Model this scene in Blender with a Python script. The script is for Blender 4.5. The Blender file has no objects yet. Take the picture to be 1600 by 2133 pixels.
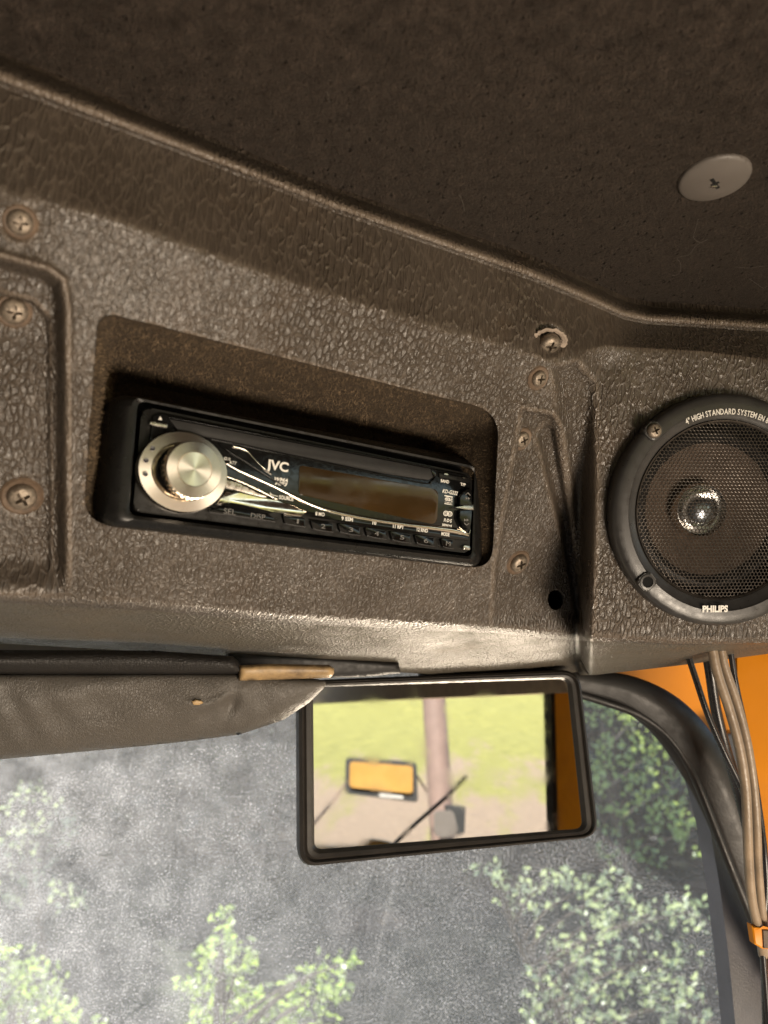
import bpy, bmesh, math, random
import numpy as np
from mathutils import Vector, Matrix
random.seed(7); rng = np.random.default_rng(7)
R = math.radians
C = bpy.context.scene.collection
# ---------------------------------------------------------------- camera
W0, H0, F = 1600.0, 2133.0, 1570.0
PITCH = R(16)
CAM = Vector((0, 0, 2.6))
cd = bpy.data.cameras.new('camera'); cam = bpy.data.objects.new('camera', cd); C.objects.link(cam)
cam.location = CAM; cam.rotation_euler = (R(90) + PITCH, 0, 0)
cd.sensor_fit = 'HORIZONTAL'; cd.sensor_width = 36; cd.lens = 36 * F / W0
cd.clip_start = 0.01; cd.clip_end = 900
cd.dof.use_dof = True; cd.dof.focus_distance = 0.44; cd.dof.aperture_fstop = 12.0
bpy.context.scene.camera = cam
# ---------------------------------------------------------------- world and sun
SUN_EL, SUN_AZ = R(48), R(-32)        # azimuth from +Y towards +X: the sun stands ahead and to the left
w = bpy.data.worlds.new('World'); bpy.context.scene.world = w; w.use_nodes = True
nt = w.node_tree; bg = nt.nodes['Background']
sky = nt.nodes.new('ShaderNodeTexSky'); sky.sky_type = 'NISHITA'; sky.sun_disc = False
sky.sun_elevation = SUN_EL; sky.sun_rotation = SUN_AZ
nt.links.new(sky.outputs[0], bg.inputs[0]); bg.inputs[1].default_value = 0.15
sl = bpy.data.lights.new('sun', 'SUN'); sl.energy = 5.0; sl.angle = R(0.5); sl.color = (1, .95, .86)
so = bpy.data.objects.new('sun', sl); C.objects.link(so)
sd = Vector((math.sin(SUN_AZ) * math.cos(SUN_EL), math.cos(SUN_AZ) * math.cos(SUN_EL), math.sin(SUN_EL)))
so.rotation_euler = sd.to_track_quat('Z', 'Y').to_euler()
vs = bpy.context.scene.view_settings
bpy.context.scene.display_settings.display_device = 'sRGB'
vs.view_transform = 'Standard'; vs.look = 'None'; vs.gamma = 1; vs.exposure = 1.27; vs.use_curve_mapping = False

def add_fill_lamp(name, loc, target, size, energy, col):
    l = bpy.data.lights.new(name, 'AREA'); l.shape = 'RECTANGLE'; l.size, l.size_y = size; l.energy = energy; l.color = col
    o = bpy.data.objects.new(name, l); C.objects.link(o); o.location = loc
    o.rotation_euler = (Vector(target) - Vector(loc)).to_track_quat('-Z', 'Y').to_euler()
add_fill_lamp('cab_fill_lamp', (.66, -.34, 1.85), (.0, .35, 2.72), (.6, .32), 10.0, (1, .84, .66))  # area lamp added to brighten the dark cab from the lower right
# ---------------------------------------------------------------- geometry helpers
UPV = Vector((0, -math.sin(PITCH), math.cos(PITCH))); FW = Vector((0, math.cos(PITCH), math.sin(PITCH)))
def cdir(v): return Vector((v[0], 0, 0)) + UPV * v[1] + FW * v[2]
def ray(px, py): return cdir(((px - 800) / F, (1066.5 - py) / F, 1))
def P(px, py, d): return CAM + ray(px, py) * d

class Plane:
    def __init__(s, px, py, d, X, Y=None, N=None):
        s.O = P(px, py, d); s.X = X.normalized()
        if N is not None: s.N = N.normalized(); s.X = (s.X - s.N * s.X.dot(s.N)).normalized(); s.Y = s.N.cross(s.X)
        else:
            s.Y = (Y - s.X * Y.dot(s.X)).normalized(); s.N = s.X.cross(s.Y)
    def mat(s):
        m = Matrix((s.X, s.Y, s.N)).transposed().to_4x4(); m.translation = s.O; return m
    def loc(s, p): q = p - s.O; return (q.dot(s.X), q.dot(s.Y), q.dot(s.N))
    def hit(s, px, py, w=0.0):
        r = ray(px, py); t = ((s.O + s.N * w) - CAM).dot(s.N) / r.dot(s.N)
        return s.loc(CAM + r * t)
    def uv(s, px, py, w=0.0): return s.hit(px, py, w)[:2]
    def depth(s, px, py, w=0.0):
        r = ray(px, py); return ((s.O + s.N * w) - CAM).dot(s.N) / r.dot(s.N)
    def mpp(s, px, py, w=0.0):
        a = s.hit(px, py, w); b = s.hit(px, py + 4, w); return math.dist(a, b) / 4

def link(name, me, mat=None, parent=None, loc=None):
    o = bpy.data.objects.new(name, me); C.objects.link(o)
    if mat is not None and me is not None: me.materials.clear(); me.materials.append(mat)
    if parent: o.parent = parent
    if loc is not None: o.location = loc
    return o
def tag(o, label, cat, group=None, kind=None):
    if label: o['label'] = label
    if cat: o['category'] = cat
    if group: o['group'] = group
    if kind: o['kind'] = kind
    return o
def root(name, label, cat, mat=None, loc=None, group=None):
    o = bpy.data.objects.new(name, None); C.objects.link(o); o.empty_display_size = .05
    if mat is not None: o.matrix_world = mat
    if loc is not None: o.location = loc
    return tag(o, label, cat, group)
def bm_obj(name, bm, mat, parent=None, smooth=30, loc=None):
    bmesh.ops.recalc_face_normals(bm, faces=bm.faces)
    me = bpy.data.meshes.new(name); bm.to_mesh(me); bm.free()
    shade(me, smooth)
    return link(name, me, mat, parent, loc)
def shade(me, ang=30):
    me.shade_smooth() if ang >= 180 else None
    if 0 < ang < 180:
        me.shade_smooth()
        me.set_sharp_from_angle(angle=R(ang))
def pydata(name, v, f, mat, parent=None, smooth=180, off=None):
    if off is not None: v = [tuple(Vector(p) - off) for p in v]
    me = bpy.data.meshes.new(name); me.from_pydata([tuple(p) for p in v], [], f); me.update(); shade(me, smooth)
    return link(name, me, mat, parent)

def rquad(q, rad, k=6):
    """rounded quad from four 2-D corners, radius(es) in same unit, k points per corner"""
    if not hasattr(rad, '__len__'): rad = [rad] * len(q)
    out = []
    n = len(q)
    for i in range(n):
        a, b, c = Vector(q[i - 1]), Vector(q[i]), Vector(q[(i + 1) % n]); r = rad[i]
        da, dc = (a - b).normalized(), (c - b).normalized()
        p0, p1 = b + da * r, b + dc * r
        for j in range(k):
            t = j / (k - 1); out.append(tuple(p0 * (1 - t) ** 2 + b * 2 * t * (1 - t) * 0.85 + b * 0.15 * 2 * t * (1 - t) + p1 * t * t))
    return out
def prism(name, poly, w0, w1, mat, parent=None, bev=0, seg=2, smooth=35, loc=None):
    bm = bmesh.new()
    a = [bm.verts.new((p[0], p[1], w0)) for p in poly]; b = [bm.verts.new((p[0], p[1], w1)) for p in poly]
    n = len(poly); bm.faces.new(a[::-1]); top = bm.faces.new(b)
    for i in range(n): bm.faces.new((a[i], a[(i + 1) % n], b[(i + 1) % n], b[i]))
    if bev: bmesh.ops.bevel(bm, geom=list(top.edges), offset=bev, segments=seg, affect='EDGES', profile=.6, clamp_overlap=True)
    return bm_obj(name, bm, mat, parent, smooth, loc)
def pxprism(pl, name, pts, w0, w1, mat, parent=None, bev=0, seg=2, smooth=35):
    return prism(name, [pl.uv(x, y, w1) for x, y in pts], w0, w1, mat, parent, bev, seg, smooth)
def loft(name, rings, mat, parent=None, closed=True, caps=(False, False), smooth=35, loc=None):
    bm = bmesh.new(); V = [[bm.verts.new(p) for p in r] for r in rings]; n = len(rings[0])
    for a, b in zip(V, V[1:]):
        for i in range(n if closed else n - 1): bm.faces.new((a[i], a[(i + 1) % n], b[(i + 1) % n], b[i]))
    if caps[0]: bm.faces.new(V[0][::-1])
    if caps[1]: bm.faces.new(V[-1])
    return bm_obj(name, bm, mat, parent, smooth, loc)
def lathe(name, prof, mat, parent=None, n=64, ku=1, kv=1, loc=None, smooth=35, mod=None, caps=(False, False)):
    rings = []
    for j, (r, wv) in enumerate(prof):
        ring = []
        for i in range(n):
            a = 2 * math.pi * i / n; rr = r * (mod(a, j) if mod else 1)
            ring.append((rr * math.cos(a) * ku, rr * math.sin(a) * kv, wv))
        rings.append(ring)
    return loft(name, rings, mat, parent, True, caps, smooth, loc)
def catmull(pts, sub=6):
    pts = [Vector(p) for p in pts]; out = []
    for i in range(len(pts) - 1):
        p0 = pts[max(i - 1, 0)]; p1 = pts[i]; p2 = pts[i + 1]; p3 = pts[min(i + 2, len(pts) - 1)]
        for j in range(sub):
            t = j / sub
            out.append(.5 * ((2 * p1) + (p2 - p0) * t + (2 * p0 - 5 * p1 + 4 * p2 - p3) * t * t + (3 * p1 - p0 - 3 * p2 + p3) * t ** 3))
    out.append(pts[-1]); return out
def tube(name, pts, radii, mat, parent=None, n=14, flat=1.0, sub=6, up=Vector((0, 1, 0)), off=None, smooth=60, lobes=None):
    """tube through world points; radii scalar or list; flat squashes along 'up'"""
    if not hasattr(radii, '__len__'): radii = [radii] * len(pts)
    q = catmull([Vector((*p, r)) for p, r in zip(pts, radii)], sub)
    c = [v.to_3d() for v in q]; rr = [v[3] for v in q]; rings = []
    for i in range(len(c)):
        t = (c[min(i + 1, len(c) - 1)] - c[max(i - 1, 0)]).normalized()
        s = t.cross(up).normalized(); u = s.cross(t).normalized()
        ring = []
        for j in range(n):
            a = 2 * math.pi * j / n; k = lobes(a) if lobes else 1
            p = c[i] + (s * math.cos(a) + u * math.sin(a) * flat) * rr[i] * k
            ring.append(tuple(p - off) if off is not None else tuple(p))
        rings.append(ring)
    return loft(name, rings, mat, parent, True, (True, True), smooth)
def ribbon(pl, name, pts, mat, parent, w, h=.0006, sub=6):
    """raised rounded strip on a plane; pts = (px,py,width px)"""
    q = catmull([(x, y, wd) for x, y, wd in pts], sub); rings = []
    for i in range(len(q)):
        a = q[max(i - 1, 0)]; b = q[min(i + 1, len(q) - 1)]
        t = Vector((b[0] - a[0], b[1] - a[1])).normalized(); nn = Vector((-t[1], t[0])); ring = []
        for j in range(7):
            s = -1 + 2 * j / 6; hh = h * math.sqrt(max(0, 1 - s * s))
            u = pl.uv(q[i][0] + nn[0] * s * q[i][2] / 2, q[i][1] + nn[1] * s * q[i][2] / 2, w)
            ring.append((u[0], u[1], w + hh))
        rings.append(ring)
    return loft(name, rings, mat, parent, False, smooth=60)
def text_mesh(s, size, shear=0, bold=0, ext=0.0, space=1, align='LEFT', xs=1):
    cu = bpy.data.curves.new('t', 'FONT'); cu.body = s; cu.size = size; cu.shear = shear; cu.offset = bold
    cu.extrude = ext; cu.space_character = space; cu.align_x = align; cu.resolution_u = 3
    o = bpy.data.objects.new('t', cu); C.objects.link(o)
    dg = bpy.context.evaluated_depsgraph_get(); me = bpy.data.meshes.new_from_object(o.evaluated_get(dg))
    bpy.data.objects.remove(o); 
    if xs != 1: me.transform(Matrix.Diagonal((xs, 1, 1, 1)))
    return me
def text(pl, name, s, px, py, hpx, mat, parent, w, shear=0, bold=0, wpx=None, rot=0, align='LEFT'):
    """cap height hpx pixels, baseline-left at px,py"""
    m = pl.mpp(px, py, w); me = text_mesh(s, 1.0, shear, bold, 0.0, 1, align)
    co = [v.co for v in me.vertices]; hh = max(c.y for c in co); sc = hpx * m / hh * 1.0
    sx = sc
    if wpx:
        ww = max(c.x for c in co) - min(c.x for c in co)
        a = pl.hit(px, py, w); b = pl.hit(px + wpx, py, w); sx = math.dist(a, b) / ww
    me.transform(Matrix.Diagonal((sx, sc, 1, 1)))
    if rot: me.transform(Matrix.Rotation(rot, 4, 'Z'))
    u = pl.uv(px, py, w); me.transform(Matrix.Translation((u[0], u[1], w)))
    return link(name, me, mat, parent)

# ---------------------------------------------------------------- materials
def mat(name, col, rough=.5, metal=0, **kw):
    m = bpy.data.materials.new(name); m.use_nodes = True; b = m.node_tree.nodes['Principled BSDF']
    b.inputs['Base Color'].default_value = (*col, 1); b.inputs['Roughness'].default_value = rough; b.inputs['Metallic'].default_value = metal
    for k, v in kw.items(): b.inputs[k.replace('_', ' ')].default_value = v
    return m
class N:
    def __init__(s, m): s.t = m.node_tree; s.b = s.t.nodes.get('Principled BSDF')
    def n(s, ty, **kw):
        x = s.t.nodes.new(ty)
        for k, v in kw.items():
            if k.startswith('i_'): x.inputs[k[2:].replace('_', ' ')].default_value = v
            else: setattr(x, k, v)
        return x
    def l(s, a, b): s.t.links.new(a, b)
    def coord(s, scale=(1, 1, 1), rot=(0, 0, 0), loc=(0, 0, 0)):
        tc = s.n('ShaderNodeTexCoord'); mp = s.n('ShaderNodeMapping')
        mp.inputs['Scale'].default_value = scale; mp.inputs['Location'].default_value = loc
        if rot != (0, 0, 0):
            m2 = s.n('ShaderNodeMapping'); m2.inputs['Rotation'].default_value = rot; s.l(tc.outputs['Object'], m2.inputs[0]); s.l(m2.outputs[0], mp.inputs[0])
        else: s.l(tc.outputs['Object'], mp.inputs[0])
        return mp.outputs[0]
    def noise(s, co, scale, detail=3, rough=.55, dist=0):
        x = s.n('ShaderNodeTexNoise'); s.l(co, x.inputs['Vector']); x.inputs['Scale'].default_value = scale
        x.inputs['Detail'].default_value = detail; x.inputs['Roughness'].default_value = rough; x.inputs['Distortion'].default_value = dist
        return x.outputs['Fac']
    def ramp(s, f, pts):
        x = s.n('ShaderNodeValToRGB'); s.l(f, x.inputs[0]); e = x.color_ramp.elements
        while len(e) < len(pts): e.new(.5)
        for el, (p, c) in zip(e, pts): el.position = p; el.color = (*c, 1) if hasattr(c, '__len__') else (c, c, c, 1)
        return x.outputs[0]
    def math(s, op, a, b=None, c=None, clamp=False):
        x = s.n('ShaderNodeMath', operation=op); x.use_clamp = clamp
        for i, v in enumerate((a, b, c)):
            if v is None: continue
            if isinstance(v, (int, float)): x.inputs[i].default_value = v
            else: s.l(v, x.inputs[i])
        return x.outputs[0]
    def mix(s, f, a, b):
        x = s.n('ShaderNodeMix', data_type='RGBA')
        for k, v in ((0, f), (6, a), (7, b)):
            if isinstance(v, (int, float)): x.inputs[k].default_value = v
            elif hasattr(v, '__len__'): x.inputs[k].default_value = (*v, 1)
            else: s.l(v, x.inputs[k])
        return x.outputs[2]
    def bump(s, h, dist, strength=1, prev=None):
        x = s.n('ShaderNodeBump'); s.l(h, x.inputs['Height']); x.inputs['Distance'].default_value = dist; x.inputs['Strength'].default_value = strength
        if prev is not None: s.l(prev, x.inputs['Normal'])
        return x.outputs[0]
    def out(s, k, v): s.l(v, s.b.inputs[k])

def rough_mat(name, col, rough, var=.25, sc=60, bumpd=0, bsc=400, metal=0, dirt=None, **kw):
    m = mat(name, col, rough, metal, **kw); n = N(m); co = n.coord()
    f = n.noise(co, sc, 5)
    lo = tuple(c * (1 - var) for c in col); hi = tuple(min(1, c * (1 + var)) for c in col)
    base = n.ramp(f, [(.3, lo), (.7, hi)])
    if dirt: base = n.mix(n.ramp(n.noise(co, sc * .35, 6, .7), [(.52, 0.), (.68, .8)]), base, dirt)
    n.out('Base Color', base)
    n.out('Roughness', n.ramp(n.noise(co, sc * 2.3, 4), [(.3, max(0, rough - .1)), (.7, min(1, rough + .1))]))
    if bumpd: n.out('Normal', n.bump(n.noise(co, bsc, 4), bumpd))
    return m

def leather(name, col, sc, vert, line=1.5, yaw=0.0, bumpd=.0006, rough=.42, stain=True, fine=1.0, spec=.5):
    m = mat(name, col, rough, 0, Specular_IOR_Level=spec); n = N(m)
    co = n.coord(scale=(1, .8, vert), rot=(0, 0, yaw)); co0 = n.coord()
    wv = n.n('ShaderNodeTexNoise'); n.l(co, wv.inputs['Vector']); wv.inputs['Scale'].default_value = sc * .55; wv.inputs['Detail'].default_value = 2
    mx = n.n('ShaderNodeVectorMath', operation='MULTIPLY_ADD'); n.l(wv.outputs['Color'], mx.inputs[0]); mx.inputs[1].default_value = (.0016, .0016, .0016); n.l(co, mx.inputs[2])
    v = n.n('ShaderNodeTexVoronoi', feature='DISTANCE_TO_EDGE'); n.l(mx.outputs[0], v.inputs['Vector']); v.inputs['Scale'].default_value = sc
    edge = n.ramp(v.outputs['Distance'], [(0, 1.), (.17, 0.)])
    # worn patches where the grain fades
    patch = n.ramp(n.noise(co0, 14, 3), [(.36, .12), (.60, 1.)])
    st = n.noise(n.coord(scale=(1, 1, vert * .55), rot=(0, 0, yaw)), sc * 1.3, 3, .6, .6)
    h = n.math('ADD', n.math('MULTIPLY', edge, patch), n.math('MULTIPLY', st, 2.0))
    fin = n.noise(co0, 2600 * fine, 2)
    h2 = n.math('ADD', h, n.math('MULTIPLY', fin, .12))
    n.out('Normal', n.bump(h2, bumpd))
    big = n.noise(co0, 9, 5)
    a = n.ramp(big, [(.3, tuple(c * .78 for c in col)), (.7, tuple(c * 1.2 for c in col))])
    b = n.mix(n.math('MULTIPLY', edge, .28), a, tuple(min(1, c * line) for c in col))
    if stain:
        sp = n.ramp(n.noise(co0, 700, 2), [(.73, 0.), (.78, .7)])
        b = n.mix(n.math('MULTIPLY', sp, n.ramp(n.noise(co0, 30, 2), [(.5, 0.), (.65, 1.)])), b, (.3, .27, .22))
        b = n.mix(n.ramp(n.noise(n.coord(loc=(3, 1, 2)), 22, 5, .65), [(.55, 0.), (.75, .35)]), b, (col[0] * 1.5, col[1] * 1.15, col[2] * .8))
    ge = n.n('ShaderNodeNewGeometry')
    if name == 'console_vinyl': b = n.mix(n.ramp(ge.outputs['Pointiness'], [(.503, 0.), (.535, .65)]), b, tuple(min(1, c * 3.2) for c in col))  # crease and bead highlights painted in as lighter vinyl on convex edges
    n.out('Base Color', b)
    n.out('Roughness', n.ramp(n.noise(co0, 35, 4), [(.3, rough - .1), (.7, rough + .12)]))
    return m

def felt(name, col, pit=True, sc=1.0):
    m = mat(name, col, .95, 0, Specular_IOR_Level=.15, Sheen_Weight=.06, Sheen_Roughness=.4); n = N(m); co = n.coord()
    b = n.b; b.inputs['Sheen Tint'].default_value = (1, .85, .7, 1)
    f1 = n.noise(co, 900 * sc, 4, .7, 1.0); f2 = n.noise(co, 260 * sc, 4, .6); f3 = n.noise(co, 12, 4)
    base = n.ramp(f1, [(.3, tuple(c * .55 for c in col)), (.7, tuple(c * 1.5 for c in col))])
    base = n.mix(n.ramp(f3, [(.3, 0.), (.7, .35)]), base, tuple(c * .6 for c in col))
    # lighter loose fibres
    ft = n.noise(n.coord(scale=(1, .35, 1), rot=(0, 0, .5)), 1500 * sc, 2, .5, 2.0)
    base = n.mix(n.ramp(ft, [(.66, 0.), (.74, .45)]), base, tuple(min(1, c * 3.2) for c in col))
    h = n.math('ADD', f1, n.math('MULTIPLY', f2, 1.2))
    if pit:
        v = n.n('ShaderNodeTexVoronoi', feature='F1'); n.l(n.coord(scale=(1, .8, 1)), v.inputs['Vector']); v.inputs['Scale'].default_value = 260
        pits = n.math('MULTIPLY', n.ramp(v.outputs['Distance'], [(.1, 1.), (.26, 0.)]), n.ramp(n.noise(co, 130, 3), [(.42, 0.), (.5, 1.)]))
        base = n.mix(n.math('MULTIPLY', pits, .9), base, tuple(c * .12 for c in col)); h = n.math('SUBTRACT', h, n.math('MULTIPLY', pits, 1.0))
    n.out('Base Color', base); n.out('Normal', n.bump(h, .0020))
    return m

YAW = R(-28)
M = {}
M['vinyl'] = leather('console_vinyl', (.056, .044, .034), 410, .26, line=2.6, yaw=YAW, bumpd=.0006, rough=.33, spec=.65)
M['vinyl_fine'] = leather('console_underside_vinyl', (.085, .073, .056), 330, 1.1, yaw=0, bumpd=.0007, rough=.50, spec=.5)
M['visor'] = leather('visor_vinyl', (.078, .068, .058), 800, .6, bumpd=.00022, rough=.46, stain=False)
M['visor_dark'] = leather('visor_binding', (.012, .010, .009), 800, .9, bumpd=.0002, rough=.5, stain=False)
M['felt'] = felt('headliner_felt', (.032, .025, .020))
M['felt_in'] = felt('recess_felt', (.055, .038, .023), pit=False, sc=.8)
M['black_gloss'] = rough_mat('glossy_black_plastic', (.005, .005, .005), .10, .2, 200, .00001, 900, Specular_IOR_Level=.35)
M['black_satin'] = rough_mat('satin_black_plastic', (.009, .0085, .008), .33, .3, 120, .00002, 1500, Specular_IOR_Level=.3)
M['black_matt'] = rough_mat('matt_black_plastic', (.008, .007, .007), .6, .3, 120)
M['void'] = mat('unlit_hollow', (.002, .002, .002), 1)
M['chrome'] = rough_mat('chrome_plating', (.74, .68, .60), .12, .06, 120, metal=1)
M['silver'] = rough_mat('silver_paint', (.55, .52, .47), .28, .08, 200, metal=1)
M['print'] = mat('white_print', (.75, .72, .66), .5)
M['print_dim'] = mat('grey_print', (.16, .15, .14), .5)
M['lcd'] = rough_mat('amber_display', (.030, .017, .006), .16, .25, 40)
M['ring'] = rough_mat('speaker_ring_plastic', (.030, .028, .027), .36, .18, 90, .00004, 1400)
M['grille'] = rough_mat('grille_steel', (.06, .05, .042), .36, .3, 200, metal=.6)
M['cone'] = rough_mat('paper_cone', (.085, .058, .042), .8, .2, 80)
M['rust'] = rough_mat('rusty_washer', (.11, .072, .045), .65, .35, 300, .00015, 900, dirt=(.07, .045, .03))
M['screw'] = rough_mat('worn_screw', (.22, .18, .14), .45, .4, 420, .00025, 1100, metal=.55, dirt=(.09, .06, .04))
M['frame'] = rough_mat('mirror_frame_plastic', (.022, .018, .015), .5, .3, 60, .00006, 900)
M['rubber'] = rough_mat('black_rubber', (.012, .0105, .010), .46, .4, 35, .00015, 500, dirt=(.028, .02, .016))
M['liner'] = rough_mat('grey_pillar_trim', (.060, .058, .066), .4, .2, 15, .0002, 600)
M['orange'] = rough_mat('orange_cab_paint', (.68, .235, .007), .40, .10, 9, .0002, 60, dirt=(.50, .16, .006), Specular_IOR_Level=.3)
M['hose'] = rough_mat('dusty_beige_hose', (.25, .185, .125), .42, .25, 70, .0002, 500, dirt=(.12, .085, .055))
M['cable'] = rough_mat('black_cable', (.012, .011, .012), .3, .3, 60)
M['tan'] = rough_mat('worn_tan_edge', (.36, .24, .115), .5, .25, 60, .0002, 500, dirt=(.10, .06, .03))
M['cap'] = rough_mat('grey_trim_cap', (.115, .10, .088), .48, .05, 40)
M['pale'] = rough_mat('pale_header_paint', (.42, .40, .37), .5, .1, 30)
M['ext_black'] = rough_mat('weathered_black', (.02, .02, .02), .5)
M['mirror'] = mat('mirror_glass', (.93, .93, .90), 0.012, 1)
mm = N(M['mirror']); mc = mm.coord()
mm.out('Roughness', mm.ramp(mm.noise(mc, 45, 5), [(.45, .01), (.8, .09)]))
mm.out('Base Color', mm.mix(mm.ramp(mm.noise(mc, 500, 2), [(.74, 0.), (.78, .6)]), (.93, .93, .90), (.35, .3, .25)))
# spun metal of the knob
M['spun'] = mat('spun_aluminium', (.82, .76, .68), .27, 1, Anisotropic=.85); k_ = N(M['spun'])
tg = k_.n('ShaderNodeTangent', direction_type='RADIAL', axis='Z'); k_.l(tg.outputs[0], k_.b.inputs['Tangent'])

# ================================================================ THE SETTING
# ---- ceiling plane through three measured points (felt headliner, nearly horizontal)
a3, b3, c3 = P(0, 118, .274), P(1300, 636, .447), P(1600, 656, .458)
CN = (b3 - a3).cross(c3 - a3).normalized()
if CN.z > 0: CN = -CN
def ceil_depth(px, py):
    return (a3 - CAM).dot(CN) / ray(px, py).dot(CN)
cx = Vector((1, 0, 0)); cx = (cx - CN * cx.dot(CN)).normalized(); cy = CN.cross(cx)
if cy.y < 0: cy = -cy
ctr = a3 + cx * .25
v = []; f = []; nx, ny = 60, 60
def cpt(u, t, up=0): 
    # very soft sag of the felt
    s = .0025 * math.sin(u * 6 + 1) * math.sin(t * 5) if up == 0 else 0
    return ctr + cx * u + cy * t - CN * (up + .0012 + s) 
for j in range(ny + 1):
    for i in range(nx + 1): v.append(cpt(-.9 + 1.9 * i / nx, -1.3 + 2.0 * j / ny))
for j in range(ny):
    for i in range(nx): k = j * (nx + 1) + i; f.append((k, k + 1, k + nx + 2, k + nx + 1))
b0 = len(v)
v += [cpt(-.9, -1.3, .06), cpt(1.0, -1.3, .06), cpt(1.0, .7, .06), cpt(-.9, .7, .06)]
f.append((b0, b0 + 3, b0 + 2, b0 + 1))
def edge_fan(idx, p, q):
    for m_, n_ in zip(idx, idx[1:]): f.append((m_, n_, q))
    f.append((idx[0], q, p))
edge_fan(list(range(nx + 1)), b0, b0 + 1)
edge_fan([j * (nx + 1) + nx for j in range(ny + 1)], b0 + 1, b0 + 2)
edge_fan([ny * (nx + 1) + nx - i for i in range(nx + 1)], b0 + 2, b0 + 3)
edge_fan([(ny - j) * (nx + 1) for j in range(ny + 1)], b0 + 3, b0)
ceiling = pydata('ceiling', v, f, M['felt']); ceiling['kind'] = 'structure'
shade(ceiling.data, 30)

wl_ = bpy.data.meshes.new('light_block_left'); b_ = bmesh.new(); bmesh.ops.create_cube(b_, size=1); b_.to_mesh(wl_); b_.free()
wl_o = link('light_block_left', wl_, mat('light_block_left', (.05, .045, .04), .6)); wl_o.scale = (.04, 1.6, 1.6); wl_o.location = (-.62, -.55, 2.1); wl_o['kind'] = 'structure'  # unseen dark wall, added to keep light off the left side
def slab(nm, sc, lc, c):
    o = link(nm, wl_.copy(), mat(nm, c, .6)); o.scale = sc; o.location = lc; o['kind'] = 'structure'; return o
slab('light_block_floor', (1.15, 2.3, .04), (-.07, -.15, 1.32), (.04, .038, .035))  # unseen floor, added to cut the light bouncing up from the ground
slab('light_block_rear', (.86, .04, 1.6), (-.21, -1.33, 2.1), (.05, .045, .04))  # unseen rear wall, added to block light from behind
# ---- ground: gravel yard behind, rough grass and dark undergrowth ahead
def ground_mat():
    m = mat('ground', (.2, .17, .12), .95); n = N(m); co = n.coord(); c2 = n.coord(scale=(1.1, .22, 1), rot=(0, 0, R(-24)))
    gravel = n.ramp(n.noise(co, 9, 8, .75), [(.3, (.24, .175, .12)), (.7, (.40, .29, .19))])
    grass = n.ramp(n.noise(co, 3.0, 7, .7), [(.3, (.17, .17, .03)), (.7, (.36, .34, .08))])
    sep = n.n('ShaderNodeSeparateXYZ'); n.l(n.coord(), sep.inputs[0])
    far = n.math('MULTIPLY_ADD', sep.outputs[1], -.03, -.30, clamp=True)          # more grass the farther behind
    g = n.math('ADD', n.math('ADD', n.noise(c2, .9, 6, .68), n.math('MULTIPLY', far, 1.1)), -.125)
    mask = n.ramp(g, [(.40, 0.), (.52, .9)])
    back = n.mix(mask, gravel, grass)
    dark = n.ramp(n.noise(co, 1.6, 7, .7), [(.35, (.015, .02, .012)), (.7, (.04, .055, .022))])
    brown = n.mix(n.ramp(n.noise(co, .5, 3), [(.55, 0.), (.65, .9)]), dark, (.16, .10, .06))
    n.out('Base Color', n.mix(n.math('MULTIPLY', n.math('SUBTRACT', sep.outputs[1], 1.5), .7, clamp=True), back, brown))
    n.out('Normal', n.bump(n.noise(co, 14, 8, .8), .05)); return m
v = []; f = []
xs = [-300, -120, -60] + [-40 + i * 1.5 for i in range(54)] + [60, 120, 300]
for yy in xs:
    for xx in xs:
        dd = math.hypot(xx, yy); z = 0
        if yy > 6: z = min(4, (yy - 6) * .12)
        if dd > 22: z += (dd - 22) * .05 if dd < 100 else 4 
        v.append((xx, yy, z + (.06 * math.sin(xx * .9) * math.cos(yy * .7) if dd > 3 else 0)))
k = len(xs)
for j in range(k - 1):
    for i in range(k - 1): f.append((j * k + i, j * k + i + 1, (j + 1) * k + i + 1, (j + 1) * k + i))
g_ = pydata('ground', v, f, ground_mat()); g_['kind'] = 'structure'

# ================================================================ OVERHEAD CONSOLE
radio = Plane(609, 1019, .366, cdir((.84, -.126, .528)), cdir((.038, .994, .101)))
# panel face: flush with the radio at its lower edge, its top leaning towards the viewer
def radd(px, py): return radio.depth(px, py)
q1, q2, q3 = P(200, 1092, radd(200, 1092) + .001), P(1020, 1180, radd(1020, 1180) + .001), P(600, 755, radd(600, 755) - .046)
FX = (q2 - q1).normalized(); face = Plane(0, 0, 1, FX, N=(q2 - q1).cross(q3 - q1)); 
if face.N.dot(FW) > 0: face.N = -face.N; face.Y = face.N.cross(face.X)
face.O = q1.copy()
spk = Plane(1502, 1063, .42, cdir((.993, 0, .10)), cdir((0, .995, -.06)))
def iv(x, ks): return np.interp(x, [k_[0] for k_ in ks], [k_[1] for k_ in ks])
def slope_ext(ks):   # extend linearly outside the frame
    (x0, y0), (x1, y1) = ks[0], ks[1]; (xa, ya), (xb, yb) = ks[-2], ks[-1]
    return [(x0 - 400, y0 - (y1 - y0) / (x1 - x0) * 400)] + ks + [(xb + 400, yb + (yb - ya) / (xb - xa) * 400)]
kR = slope_ext([(0, 112), (350, 256), (700, 397), (1100, 536), (1230, 592), (1300, 625), (1350, 637), (1600, 654)])
kR2 = slope_ext([(0, 178), (350, 308), (700, 441), (1100, 580), (1230, 634), (1300, 665), (1350, 675), (1600, 690)])
kC = slope_ext([(0, 398), (245, 458), (437, 529), (600, 585), (840, 662), (1000, 706), (1110, 738), (1180, 740), (1264, 722), (1460, 732), (1600, 750)])
kL = slope_ext([(0, 1248), (300, 1264), (600, 1290), (760, 1299), (1040, 1312), (1200, 1328), (1400, 1340), (1600, 1340)])
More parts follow.
